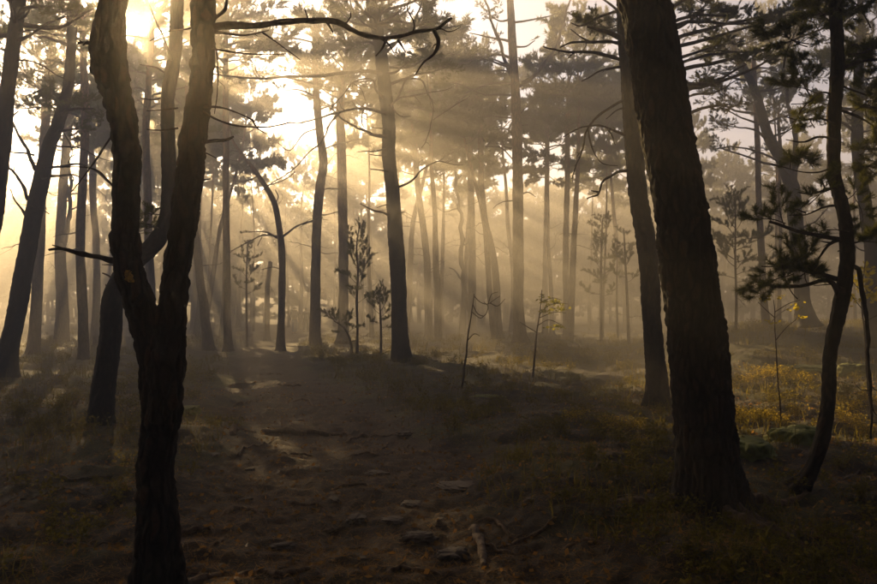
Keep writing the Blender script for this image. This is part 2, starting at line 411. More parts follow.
def off_sunline(p):
    v = Vector(p) - Vector((0, 0, EYE)); return (v - SUNV * v.dot(SUNV)).length
def add_part(tree, base, name, me, M):
    if name == 'needle_bough' and M.translation.y > 8 and off_sunline(M @ Vector((.6, 0, 0))) < 0.08 + M.to_scale()[0] * .36: return None   # the gap in the crowns the sun shows through
    o = obj(name, me, tree); o.matrix_local = Matrix.Translation(-Vector(base)) @ M; return o

# ------------------------------------------------------------------ trees traced from the photograph
def trunk_curve(pts, d, height, seed, ext_lean=None, drift=0.02):
    """pts (px, py, width px) from base to top at distance d; the stem goes on to 'height' if the photo cuts it"""
    r2 = np.random.default_rng(seed)
    P = []
    for px, py, w in pts:
        p = W(px, py, d); P.append([*p, w / F_PX * d / 2])
    P = np.array(P)
    P[0, 2] = gz(P[0, 0], P[0, 1]) - 0.05
    if P[-1, 2] < height - 0.3:
        v = (P[-1] - P[-2])[:3]; v /= np.linalg.norm(v); z, r = P[-1, 2], P[-1, 3]
        n = max(2, int((height - z) / 1.5)); p = P[-1, :3].copy()
        for k in range(n):
            v = v * 0.7 + np.array([0, 0, 0.5]) + 0.16 * r2.normal(size=3); v /= np.linalg.norm(v)
            p = p + v * (height - z) / n
            P = np.vstack([P, [*p, r * (1 - (k + 1) / n) + 0.018]])
    t = np.linspace(0, 1, len(P))
    P[1:, 1] += np.cumsum(r2.normal(size=len(P) - 1)) * drift * np.sqrt(height)
    return P

CRACK = []
def trunk_mesh(P, sides, step, rough, mat_, flare=0.35, plates=0.0, seed=0):
    n = max(12, int(np.sqrt((np.diff(P[:, :3], axis=0) ** 2).sum(1)).sum() / step))
    C4 = catmull(P, n); C = C4[:, :3]; rad = np.maximum(C4[:, 3], 0.012)
    h = C[:, 2] - C[0, 2]
    rad = rad * (1 + flare * np.exp(-h / 0.22))
    V, T, Q, nor = tube(C, rad, sides)
    base = V[:len(nor)]; rr = np.repeat(rad, sides)
    hh = np.repeat(h, sides)
    # buttressed foot
    ang = np.tile(np.linspace(0, 2 * np.pi, sides, endpoint=False), n)
    dis = rr * 0.22 * np.exp(-hh / 0.25) * np.sin(ang * 4 + seed) * (flare > 0.1)
    dis = dis + rr * rough * fbm(base * np.array([3.0, 3.0, 1.6]), 3, seed)
    if plates:
        crack = None; q = base * np.array([19, 19, 6.0]); q = q + 0.45 * np.stack([vnoise(base * 9, seed + 5), vnoise(base * 9, seed + 6), vnoise(base * 9, seed + 7)], 1)
        f1, f2, val = voro(q, seed)
        pl = sstep(f2 - f1, 0.02, 0.30)
        pa = plates * .75 * (1 + .6 * vnoise(base * 2.2, seed + 21)); dis = dis + pa * (pl * (0.45 + 0.8 * val) - 0.5) + plates * 0.5 * fbm(base * np.array([45, 45, 20]), 3, seed + 9)
        CRACK.append(np.concatenate([pl * (0.55 + 0.45 * val), [.5, .5]]))
    else: CRACK.append(np.full(len(V), .5))
    V[:len(nor)] += nor * dis[:, None]
    return V, T, Q

def branch_geo(lines, d, tip=0.35, sides=7, jit=0.010):
    """lines: (pts px, start px radius[, depth drift]); one branch with its side twigs"""
    g = Geo()
    for ln in lines:
        pts, r0 = ln[0], ln[1]; dd = ln[2] if len(ln) > 2 else 0.0
        n = len(pts)
        P = np.array([W(px, py, d + dd * (k / max(1, n - 1))) for k, (px, py) in enumerate(pts)])
        m = max(8, n * 5); C = catmull(P, m)
        C = C + jit * d / 5 * np.stack([fbm(C * 2.5, 2, q) for q in (1, 2, 3)], 1) * np.linspace(0, 1, m)[:, None]
        kk = np.stack([vnoise(C * 9.0 / max(1, d / 8), q) for q in (4, 5, 6)], 1); C = C + kk * (r0 * .55 / F_PX * d) * np.minimum(1, np.arange(m) / 4)[:, None]
        r = np.linspace(r0, max(r0 * tip, 0.4), m) / F_PX * d * (1 + .18 * vnoise(C * 14, 9))
        V, T, Q, nor = tube(C, r, sides)
        V[:len(nor)] += nor * (np.repeat(r, sides) * 0.22 * fbm(V[:len(nor)] * 22, 2, 5))[:, None]
        g.add(V, T, Q)
        ln = np.linalg.norm(np.diff(C, axis=0), axis=1).sum()
        for q in range(int(min(6, ln / (0.10 * d ** .55)))):
            i = rng.integers(int(m * .2), m - 1); dv = C[i] - C[i - 1]; dv = dv / np.linalg.norm(dv) + 1.0 * randv(); tl = ln * rng.uniform(.05, .17)
            S = catmull(crooked(C[i], dv, tl, .55, 6), 11); V, T, Q, _ = tube(S, np.linspace(r[i] * .5, max(r[i] * .2, .22 / F_PX * d), 11), 5); g.add(V, T, Q)
    return g

STEMS = []
def pine(label, d, pts, height, seed, branches=(), masses=(), crown=None, dead=0, dead_z=(0.25, 0.7), near=False, sides=14, step=0.18,
         group=None, plates=0.0, extra_stems=(), bough_set=None, dead_len=(0.6, 1.6), name='pine_tree', cat='tree', bark=None, flare=0.35, bl=1.5):
    r2 = np.random.default_rng(seed + 1000)
    P = trunk_curve(pts, d, height, seed)
    base = P[0, :3].copy(); base[2] += 0.05
    t = empty(name, base); tag(t, label, cat, group)
    CRACK.clear(); g = Geo(); mb = bark or (M_BARK_NEAR if plates else M_BARK)
    V, T, Q = trunk_mesh(P, sides, step, 0.05 if near else 0.10, mb, flare, plates, seed); g.add(V, T, Q)
    stems = [P]
    for k, (epts, eh) in enumerate(extra_stems):
        E = trunk_curve(epts, d, eh, seed + 50 + k, drift=0.012)
        E[0, 1] = P[0, 1]; E[0, 2] = W(epts[0][0], epts[0][1], d)[2]
        E[:, 1] += 0.0
        V, T, Q = trunk_mesh(E, sides, step, 0.05, mb, 0.0, plates, seed + 3); g.add(V, T, Q); stems.append(E)
    V, T, Q, TM, QM = g.arrays()
    me = mesh_np('trunk', V - base, [T, Q], [mb], np.zeros(len(T) + len(Q), int))
    if plates: me.attributes.new('plate', 'FLOAT', 'POINT').data.foreach_set('value', np.concatenate(CRACK).astype(np.float32))
    obj('trunk', me, t); STEMS[:] = stems
    for lines in branches:
        if isinstance(lines, tuple): lines = [lines]
        V, T, Q, TM, QM = branch_geo(lines, d, sides=8 if near else 6).arrays()
        obj('branch', mesh_np('branch', V - base, [T, Q], [M_TWIG]), t)
    lib = bough_set or (BOUGH_NEAR if near else BOUGH)
    def at_z(z, S=P):
        i = np.clip(np.searchsorted(S[:, 2], z), 1, len(S) - 1); f = np.clip((z - S[i - 1, 2]) / (S[i, 2] - S[i - 1, 2] + 1e-6), 0, 1)
        return S[i - 1] + f * (S[i] - S[i - 1])
    for k in range(dead):
        S = stems[k % len(stems)]
        q = at_z(height * r2.uniform(*dead_z), S); a = r2.uniform(0, 2 * np.pi)
        M = orient(q[:3], (math.cos(a), math.sin(a), r2.uniform(-0.35, 0.35)), r2.uniform(*dead_len), r2.uniform(0, 6.28))
        add_part(t, base, 'dead_branch', DEAD[r2.integers(len(DEAD))], M)
    # foliage masses seen in the photo: a limb from the stem to each, boughs spread off it
    for (mx, my, rx, ry, nb) in masses:
        dd = r2.uniform(-0.6, 0.6) * rx / F_PX * d
        c = W(mx, my, d) + np.array([0, dd, 0])
        S = min(stems, key=lambda s: np.min(np.linalg.norm(s[:, :3] - c, axis=1)))
        q = at_z(c[2] - 0.25 * np.linalg.norm(at_z(c[2], S)[:2] - c[:2]), S)
        ctrl = np.array([q[:3], q[:3] * 0.55 + c * 0.45 + r2.normal(size=3) * 0.12, c])
        C = catmull(ctrl, 10); rr = np.linspace(min(0.05, q[3] * 0.4), min(0.018, q[3] * .2), 10)
        V, T, Q, _ = tube(C + 0.03 * np.stack([fbm(C * 3, 2, s_) for s_ in (1, 2, 3)], 1), rr, 6)
        limb = obj('limb', mesh_np('limb', V - base, [T, Q], [M_TWIG]), t) if np.linalg.norm(c - q[:3]) > 0.5 else t
        out = c - q[:3]; out[2] *= 0.3; out /= np.linalg.norm(out) + 1e-6
        RX, RY = rx / F_PX * d, ry / F_PX * d
        for k in range(nb):
            off = r2.normal(size=3); off /= np.linalg.norm(off); off *= r2.uniform(0.0, 1.0) ** 0.5
            p = c + off * np.array([RX, RX, RY]) * 0.75
            dv = off * np.array([1, 1, 0.25]) + out * 0.35 + r2.normal(size=3) * np.array([.4, .4, .12])
            s = np.clip(r2.uniform(0.75, 1.2) * max(RX * 0.9, 0.5), 0.45, bl)
            M = orient(p - dv / np.linalg.norm(dv) * s * 0.5, dv, s, r2.uniform(-0.4, 0.4))
            add_part(limb, base, 'needle_bough', lib[r2.integers(len(lib))], M)
    if crown:                              # (z from, z to, radius, boughs)
        z0, z1, rad, nb = crown
        for k in range(nb):
            f = (k + r2.uniform(0, 0.6)) / nb; z = z0 + (z1 - z0) * f; S = stems[k % len(stems)]
            q = at_z(z, S); a = k * 2.4 + r2.uniform(-0.4, 0.4)
            ln = rad * (0.55 + 0.6 * math.sin(math.pi * min(1, f * 0.8 + 0.18))) * r2.uniform(0.7, 1.15)
            dv = (math.cos(a), math.sin(a), 0.05 + 0.75 * f + r2.uniform(-0.15, 0.2))
            add_part(t, base, 'needle_bough', lib[r2.integers(len(lib))], orient(q[:3], dv, ln, r2.uniform(-0.3, 0.3)))
    return t

# --- nearest trees
A_TREE = pine('twin-stemmed black pine beside the path, forked near its foot, with a long crooked bough', 4.3,
     [(159, 604, 50), (156, 540, 40), (154, 470, 36), (157, 400, 38), (151, 345, 32), (138, 300, 29), (128, 250, 27), (126, 200, 25), (126, 150, 26), (119, 100, 28), (112, 60, 33), (116, 25, 28), (122, -10, 24), (128, -80, 23)],
     9.5, 1, near=True, sides=110, step=0.014, plates=0.016, flare=0.25,
     extra_stems=[([(164, 420, 30), (169, 370, 32), (174, 320, 27), (181, 260, 26), (190, 190, 25), (192, 130, 25), (201, 70, 22), (206, 0, 22), (214, -90, 20)], 9.0)],
     branches=[
        [([(205, 30), (222, 26), (255, 26), (300, 22), (330, 21), (352, 30), (375, 38), (395, 39), (420, 33), (437, 29), (452, 19)], 4.0),
         ([(434, 30), (438, 42), (434, 54), (424, 62), (416, 74)], 2.0), ([(386, 40), (382, 49), (376, 57)], 1.6), ([(398, 40), (405, 53)], 1.5), ([(327, 22), (332, 33)], 1.4)],
        ([(204, 34), (214, 18), (225, 9), (226, -8), (222, -30)], 2.6),
        [([(208, 32), (222, 33), (245, 35), (268, 31)], 1.6), ([(262, 32), (280, 45), (300, 60)], 0.9)],
        ([(205, 40), (215, 48), (217, 62), (216, 90), (213, 113)], 1.0),
        ([(204, 48), (235, 52), (252, 54), (286, 54)], 1.0),
        [([(198, 107), (220, 107), (240, 113), (253, 120)], 1.5), ([(252, 119), (257, 128), (266, 134)], 1.0)],
        ([(197, 107), (212, 117), (235, 125), (262, 127), (290, 123)], 1.3),
        ([(195, 143), (215, 141), (228, 140), (234, 137)], 2.6),
        ([(196, 150), (207, 154), (218, 160)], 1.0),
        ([(195, 183), (204, 181), (211, 180)], 1.6),
        [([(118, 55), (99, 48), (90, 45), (78, 45)], 3.6), ([(84, 45), (80, 42)], 1.8)],
        [([(128, 259), (110, 259), (95, 257), (80, 254), (64, 250), (50, 251)], 3.8), ([(82, 254), (70, 251), (60, 248), (54, 246)], 2.0)],
        ([(116, 130), (100, 152), (85, 174), (72, 191)], 1.4),
        ([(118, 190), (108, 180), (98, 170), (82, 166), (62, 166)], 1.1),
        ([(178, 128), (165, 130), (147, 129)], 1.2), ([(178, 108), (160, 110), (146, 111)], 1.0),
        ([(205, 20), (190, 28), (165, 32), (150, 40)], 1.2),
     ], crown=(5.2, 9.5, 3.0, 34), bough_set=BOUGH)
A_STEM = STEMS[0].copy()
NEAR_TREES = [(A_TREE, .13, 5)]
C_TREE = pine('thick black pine trunk with plated bark leaning left beside the smaller trunk', 5.9,
     [(712, 521, 66), (709, 480, 60), (704, 400, 58), (697, 340, 54), (688, 270, 53), (676, 200, 52), (666, 130, 51), (656, 60, 51), (646, 0, 51), (630, -90, 50)],
     12.5, 2, near=True, sides=150, step=0.016, plates=0.022, flare=0.2, crown=(6.6, 12.5, 3.6, 40), bough_set=BOUGH, dead=4, dead_z=(.55, .65))
D_TREE = pine('dark pine behind the thick trunk with many dead boughs hooking left', 11.8,
     [(657, 416, 25), (655, 390, 21), (650, 330, 19), (645, 260, 18), (638, 190, 18), (633, 130, 17), (628, 60, 17), (624, 0, 16), (618, -80, 15)],
     11.5, 3, sides=64, step=0.03, plates=0.014,
     branches=[
        ([(622, 10), (600, 18), (582, 25), (570, 23)], 1.8), [([(624, 44), (595, 42), (575, 43), (560, 48)], 2.0), ([(590, 42), (578, 36), (570, 30)], 1.0)],
        [([(628, 62), (608, 56), (592, 52), (565, 52), (543, 46)], 2.2), ([(575, 52), (568, 58)], 1.0)], ([(628, 66), (605, 70), (592, 76), (582, 82)], 1.6),
        [([(630, 98), (612, 106), (597, 117), (588, 128), (582, 150), (572, 177)], 1.7), ([(588, 128), (592, 148), (603, 163), (618, 166)], 0.9), ([(583, 148), (577, 156)], 0.8)],
        [([(634, 139), (615, 131), (600, 126), (585, 127), (575, 130), (564, 137)], 1.6), ([(608, 129), (613, 138), (615, 144)], 1.1)],
        ([(632, 106), (613, 112), (605, 119)], 1.2),
        [([(638, 171), (614, 173), (603, 182), (596, 195), (587, 199)], 2.0), ([(598, 192), (591, 190)], 1.0)],
        ([(628, 20), (605, 2), (590, -8)], 1.6),
     ], crown=(6.8, 11.5, 3.2, 36), masses=[(585, 30, 25, 14, 3)])
B_TREE = pine('slim dark pine crossing behind the twin-stemmed pine and curving upright', 9.75,
     [(100, 437, 25), (105, 390, 22), (112, 335, 21), (120, 290, 20), (136, 264, 19), (153, 249, 17), (164, 228, 15), (168, 195, 14), (167, 150, 14), (169, 100, 13), (172, 50, 14), (178, 0, 14), (180, -80, 12)],
     10.5, 4, sides=56, step=0.03, plates=0.010,
     branches=[([(118, 282), (107, 276), (102, 274)], 1.8), ([(122, 268), (110, 265), (103, 264)], 1.4), ([(112, 292), (107, 288), (106, 285)], 1.2),
               ([(168, 205), (160, 208), (152, 216)], 1.6), ([(170, 75), (155, 68), (140, 65)], 1.4), ([(172, 60), (160, 30), (150, 5)], 1.4),
               ([(168, 95), (155, 100), (140, 98)], 1.0)],
     crown=(6.2, 10.5, 2.8, 30), masses=[(152, 225, 14, 22, 5)], bl=0.7)
pine('bent thin black pine with drooping needle sprays over the mossy boulders', 6.4,
     [(795, 508, 22), (803, 480, 15), (817, 440, 14), (826, 400, 13.5), (834, 350, 13.5), (844, 310, 14.5), (847, 265, 14), (842, 220, 12.5), (838, 180, 12.5), (837, 120, 12.5), (835, 60, 12.5), (831, 0, 12), (826, -70, 11)],
     7.2, 5, near=True, sides=56, step=0.02, plates=0.008, flare=0.2,
     branches=[([(847, 265), (858, 268), (861, 285), (866, 320), (870, 380), (873, 440)], 2.6),
               [([(842, 188), (828, 189), (812, 194), (798, 193)], 1.7), ([(826, 190), (822, 180), (828, 172)], 1.0)],
               [([(846, 240), (832, 242), (820, 255), (808, 272)], 1.6), ([(832, 243), (818, 240)], 0.9)],
               [([(840, 205), (822, 208), (806, 214), (788, 214)], 1.3), ([(806, 213), (795, 208)], 0.8)],
               ([(838, 70), (855, 64), (872, 60), (890, 62)], 2.4), ([(840, 110), (858, 116), (880, 128)], 1.7), ([(840, 85), (858, 92), (880, 98)], 1.3),
               ([(836, 125), (820, 118), (800, 120), (785, 116)], 1.2), ([(836, 140), (822, 137), (800, 142), (786, 140)], 1.5), [([(836, 95), (822, 92), (808, 102), (792, 104)], 1.1), ([(808, 102), (800, 112), (792, 128), (782, 134)], 0.9)],
               ([(838, 165), (820, 172), (800, 172), (772, 165)], 1.0), ([(846, 290), (835, 285), (815, 284)], 1.0)],
     masses=[(768, 222, 10, 6, 2), (783, 266, 8, 8, 2), (776, 288, 12, 6, 3), (800, 272, 9, 8, 2), (815, 200, 10, 6, 2), (802, 285, 9, 5, 2), (795, 160, 12, 8, 2),
             (866, 165, 14, 10, 4), (862, 55, 18, 14, 5), (815, 20, 20, 14, 5), (868, 108, 14, 12, 4), (800, 90, 14, 10, 3), (780, 50, 16, 12, 3), (868, 245, 10, 10, 3), (822, 232, 8, 6, 1), (852, 10, 24, 12, 5), (806, 122, 12, 8, 2), (858, 205, 12, 8, 2)],
     crown=(4.4, 7.2, 1.1, 12), bl=0.42)
# --- trees of the middle distance
pine('dark pine leaning right at the edge of the glade with crooked dead boughs', 16.4,
     [(4, 386, 22), (8, 350, 19), (14, 310, 18), (22, 260, 17), (29, 215, 16.5), (37, 180, 16), (45, 150, 14), (57, 120, 12), (66, 85, 10), (70, 45, 9), (72, 0, 8)], 8.6, 6, sides=32, step=0.06, plates=0.012,
     branches=[([(36, 170), (26, 148), (17, 132), (13, 118), (20, 111)], 2.2), ([(28, 200), (22, 185), (12, 170), (0, 165), (-10, 160)], 2.0), ([(26, 216), (16, 202), (10, 190)], 1.5),
               ([(44, 168), (60, 166), (80, 165), (95, 170), (105, 178), (114, 189)], 1.5), ([(42, 178), (60, 175), (75, 176), (88, 181)], 1.6), ([(30, 205), (42, 210), (50, 215)], 1.0),
               ([(50, 140), (60, 130), (68, 140), (72, 155), (68, 165)], 1.0), ([(54, 146), (80, 148), (100, 158), (112, 162)], 0.9), ([(34, 155), (20, 153), (0, 152)], 1.2)],
     masses=[(60, 100, 34, 20, 9), (92, 108, 26, 18, 6), (30, 92, 26, 18, 6), (80, 22, 34, 18, 6), (45, 40, 26, 14, 3), (75, 128, 22, 10, 4)], bl=1.3)
pine('slanting pine at the rim of the wood beside the leaning dark pine', 12.0,
     [(-48, 412, 24), (-30, 330, 20), (-12, 230, 17), (0, 150, 16), (7, 90, 14), (11, 50, 13), (17, 0, 12), (22, -60, 10)], 8.4, 7, sides=40, step=0.05, plates=0.012,
     branches=[([(10, 42), (30, 36), (45, 24), (60, 18), (78, 13), (80, 2)], 1.7), ([(12, 33), (40, 31), (54, 35)], 1.0), ([(10, 60), (35, 62), (55, 74), (76, 85)], 1.1), ([(15, 26), (25, 15), (30, 0)], 1.5)],
     masses=[(60, 12, 26, 10, 5), (30, 0, 24, 10, 4), (90, 5, 20, 12, 4)], crown=(5.6, 8.4, 2.6, 18), bl=1.1)
R_TREE = pine('sturdy wavy pine standing alone in the sunbeams with many crooked dead boughs', 23.0,
     [(402, 364, 19), (400, 330, 16), (399, 285, 15.5), (396, 245, 15), (393, 200, 14.5), (389, 160, 13.5), (388, 120, 13.5), (384, 85, 13), (380, 50, 13), (375, 20, 12.5), (371, 0, 12), (368, -40, 10)], 12.5, 8, sides=40, step=0.06, plates=0.014,
     branches=[
        ([(382, 73), (360, 71), (345, 72), (320, 76), (290, 76), (260, 78), (228, 76), (210, 73)], 2.1),
        [([(384, 98), (376, 90), (374, 82), (362, 79), (353, 83), (345, 92), (335, 102), (328, 112)], 1.3), ([(353, 83), (362, 90), (366, 100)], 0.7)],
        [([(386, 114), (370, 109), (350, 109), (338, 112), (320, 118), (300, 122), (268, 127)], 1.5), ([(364, 109), (362, 118), (364, 128)], 0.9), ([(340, 112), (332, 122), (326, 130)], 0.8)],
        [([(386, 137), (370, 133), (355, 126), (345, 119), (335, 111), (329, 107)], 1.8), ([(338, 113), (330, 124), (324, 138), (312, 150), (296, 166), (280, 178), (262, 190)], 0.9)],
        ([(387, 149), (372, 151), (358, 151)], 1.1), ([(387, 156), (370, 154)], 0.8), ([(388, 172), (371, 168)], 0.9),
        ([(392, 217), (375, 210), (359, 203)], 1.6), ([(391, 204), (377, 207)], 0.9), ([(390, 130), (372, 127)], 0.8),
        [([(390, 106), (400, 98), (412, 96), (428, 93), (440, 91), (452, 88)], 1.2), ([(397, 99), (403, 86), (406, 81), (420, 79), (428, 93), (433, 105), (432, 120), (428, 135), (421, 147)], 1.0), ([(433, 120), (444, 112), (470, 96)], 0.6)],
        ([(397, 188), (412, 180), (423, 169), (438, 162), (455, 165), (463, 165)], 1.2), ([(391, 107), (403, 117), (412, 116)], 0.8),
        ([(380, 56), (395, 44), (408, 30), (418, 15), (422, -10)], 1.8), ([(378, 24), (400, 22), (415, 25), (440, 28), (462, 24)], 1.6), ([(376, 30), (362, 22), (352, 8), (348, -12)], 1.5),
     ],
     masses=[(340, 12, 28, 12, 8), (402, 10, 22, 14, 7), (428, 52, 26, 13, 11), (446, 66, 20, 9, 7), (418, 34, 22, 10, 6), (355, 40, 20, 10, 6), (365, 14, 18, 10, 4), (440, 22, 22, 10, 5), (410, 62, 16, 8, 4)], crown=(9.6, 12.5, 2.8, 20), dead=4, dead_z=(.3, .62), dead_len=(.3, .8), bl=1.6)
pine('straight pine forking high into two spread limbs, lit by slanting beams', 33.0,
     [(521, 347, 15), (519, 320, 12), (518, 260, 11), (517.5, 200, 10.5), (517, 150, 10), (516, 110, 9.5), (514, 70, 8.5), (512, 35, 8), (510, 0, 7), (508, -30, 5)], 15.0, 9, sides=28, step=0.12,
     branches=[
        ([(516, 84), (490, 84), (470, 92), (450, 108), (444, 111)], 1.2), ([(516, 118), (500, 117), (484, 115)], 1.1), ([(516, 137), (508, 130), (492, 130)], 1.0), ([(516, 149), (505, 147), (496, 143)], 1.0),
        ([(516, 163), (500, 148), (486, 146)], 0.7), ([(517, 126), (528, 125)], 0.7), ([(516, 200), (500, 203), (493, 209)], 0.8), ([(518, 197), (527, 192), (536, 197)], 0.9), ([(518, 154), (526, 151)], 0.7),
        ([(515, 88), (532, 77), (543, 66), (555, 48), (562, 28), (568, 5), (572, -20)], 2.3), ([(515, 85), (506, 62), (497, 35), (488, 10), (482, -15)], 2.2),
        ([(518, 116), (526, 108), (530, 104)], 0.7), ([(515, 60), (503, 55), (480, 58), (450, 66), (430, 60)], 1.3)],
     masses=[(440, 52, 26, 11, 8), (478, 60, 22, 10, 8), (490, 15, 18, 12, 6), (470, 30, 20, 10, 6), (562, 10, 18, 10, 4), (534, 42, 10, 8, 1), (455, 80, 24, 8, 7), (500, 38, 14, 8, 4), (492, 72, 16, 7, 4)], dead=5, dead_z=(.25, .6), dead_len=(.4, 1.1), bl=1.7)
pine('wavy dark pine at the rise of the path, next to two walkers', 33.0,
     [(315, 348, 14), (315.5, 320, 11), (316, 285, 10), (317, 250, 9.5), (318, 215, 9), (321, 185, 9), (324, 165, 8.5), (321, 140, 8), (318, 115, 7.5), (316, 85, 7), (315, 50, 5.5), (316, 20, 4)], 12.8, 10, sides=24, step=0.12,
     branches=[([(322, 150), (335, 145), (350, 142), (366, 136)], 0.9), ([(319, 222), (308, 222), (298, 226)], 0.8), ([(319, 215), (330, 214), (340, 212)], 0.8), ([(322, 190), (334, 188), (345, 190)], 0.7),
               ([(318, 128), (304, 134), (290, 150), (276, 142)], 0.8), ([(318, 110), (335, 104), (345, 98)], 0.8)],
     masses=[(300, 58, 26, 12, 10), (270, 44, 24, 14, 10), (248, 26, 24, 14, 8), (330, 52, 20, 10, 8), (300, 20, 26, 12, 8), (318, 84, 18, 8, 4), (345, 40, 20, 12, 6), (262, 72, 22, 7, 5), (285, 90, 16, 5, 2), (340, 76, 16, 8, 3)], dead=6, dead_z=(.3, .6), dead_len=(.4, 1.3), bl=1.7)
pine('slender pine bending left at mid height above the dirt path', 30.0,
     [(280.5, 351, 9), (281, 320, 7.5), (282, 280, 7), (281, 245, 7), (279, 225, 6), (274, 203, 5.5), (264, 184, 4.8), (251, 166, 4), (240, 152, 3.2), (233, 142, 2.4)], 9.2, 11, sides=20, step=0.1,
     branches=[([(281, 238), (292, 229), (300, 225), (312, 221), (322, 218)], 1.2), [([(280, 236), (268, 235), (252, 240), (236, 249), (225, 257)], 0.9), ([(262, 237), (258, 246)], 0.5)],
               ([(275, 205), (278, 197), (276, 190)], 0.8), ([(258, 176), (246, 181), (232, 182)], 0.8), ([(250, 165), (240, 174), (236, 186)], 0.6), ([(282, 270), (276, 268), (262, 270)], 0.7), ([(266, 186), (284, 180), (296, 172)], 0.7)],
     masses=[(236, 128, 18, 8, 3), (250, 232, 10, 5, 1)], dead=4, dead_z=(.4, .9), dead_len=(.4, 1.0), bl=0.9)
pine('tall straight hazy pine left of the dirt path', 29.0, [(228, 353, 9), (227.5, 310, 7.5), (227.5, 250, 7), (227, 190, 6.5), (226.5, 140, 6), (226, 90, 5.5), (226, 40, 5)], 12.8, 12, sides=18, step=0.15,
     masses=[(240, 54, 20, 11, 10), (215, 40, 20, 12, 10), (222, 14, 22, 12, 9), (250, 12, 22, 12, 9), (208, 70, 14, 9, 6), (244, 78, 14, 5, 3), (270, 22, 20, 12, 6)], crown=(10.4, 12.8, 2.6, 22), dead=7, dead_z=(.35, .75), dead_len=(.3, 1.0))
pine('broad hazy pine trunk behind the young pines', 34.0, [(343, 348, 12), (343, 310, 10.5), (343, 250, 10), (342, 200, 9.5), (341, 150, 9), (340, 100, 8)], 13.5, 13, sides=20, step=0.15,
     crown=(10.2, 13.5, 2.8, 24), dead=8, dead_z=(.3, .7), dead_len=(.5, 1.4))
pine('curving pine trunk bowed towards a straighter forked neighbour', 39.0, [(498, 342, 10), (497, 310, 8), (496, 280, 7.5), (492, 250, 7), (485, 222, 7), (482, 190, 6.5), (481, 150, 6), (480, 110, 5.5), (479, 80, 5)], 14.2, 14, sides=18, step=0.15,
     masses=[(470, 96, 26, 9, 4), (500, 100, 14, 8, 2), (462, 118, 20, 6, 2)], crown=(12.6, 14.2, 1.8, 8), dead=8, dead_z=(.3, .75), dead_len=(.5, 1.3))
pine('tall hazy pine with a low fork among the far stems', 46.0, [(472, 337, 9), (472, 300, 8), (472, 250, 7.5), (471, 200, 7), (470, 150, 6.5), (468, 110, 6)], 15.5, 15, sides=16, step=0.2, crown=(11.5, 15.5, 2.6, 18), dead=5,
     branches=[([(472, 318), (465, 290), (462, 250), (460, 210), (456, 175), (452, 140)], 3.0)])
pine('slim straight pine in golden haze right of the forked pine', 40.0, [(567, 341, 8), (566, 300, 6.5), (566, 240, 6), (567, 180, 5.5), (567, 120, 5), (568, 90, 4.5)], 13.6, 16, sides=16, step=0.15,
     masses=[(572, 104, 30, 12, 13), (592, 84, 24, 12, 11), (552, 112, 20, 8, 7), (606, 106, 20, 10, 8), (584, 124, 26, 6, 5), (604, 62, 20, 10, 5)], crown=(11.2, 13.6, 2.6, 12), dead=8, dead_z=(.3, .75), dead_len=(.4, 1.4), bl=2.0)
pine('thin pale pine stem in haze left of the slim straight pine', 47.0, [(545, 336, 6), (545, 280, 5.5), (546, 220, 5), (547, 160, 4.5), (548, 120, 4)], 14.0, 17, sides=14, step=0.2, crown=(11.0, 14.0, 2.2, 12), dead=7, dead_z=(.3, .75))
pine('leaning pine trunk fading into the mist beyond the young pines', 42.0, [(429, 339, 9), (428, 300, 7.5), (427, 260, 7), (423, 225, 6.5), (418, 190, 6), (415, 150, 5.5)], 12.0, 18, sides=14, step=0.2, crown=(8.6, 12.0, 2.4, 14), dead=7)
pine('leaning hazy pine at the left verge of the path', 30.0, [(209, 350, 11), (204, 310, 9), (199, 270, 8.5), (194, 230, 8), (190, 190, 7), (188, 140, 6)], 11.5, 19, sides=18, step=0.15, crown=(8.2, 11.5, 2.0, 12), dead=6, dead_len=(.4, 1.2))
pine('mauve hazy pine trunk inclining right behind the leaning dark pine', 27.0, [(33, 357, 13), (37, 310, 11), (41, 250, 10), (44, 190, 9.5), (47, 130, 9), (50, 80, 8)], 11.0, 20, sides=18, step=0.15, crown=(8.2, 11.0, 2.2, 14), dead=6)
pine('two-limbed hazy pine between the mauve trunk and the pale sunlit stem', 36.0, [(62, 345, 15), (63, 310, 12), (62, 260, 11), (63, 210, 9), (66, 160, 8), (70, 120, 7)], 12.0, 21, sides=18, step=0.15, crown=(8.8, 12.0, 2.4, 14), dead=8,
     branches=[([(62, 250), (68, 225), (71, 195), (70, 160), (66, 130)], 3.0)])
pine('pale straight pine stem in the sunbeam behind the broken stump', 38.0, [(95, 344, 9), (96, 300, 7.5), (95, 250, 7), (92, 200, 6.5), (90, 150, 6)], 12.5, 22, sides=16, step=0.15, crown=(9.2, 12.5, 2.0, 12), dead=6)
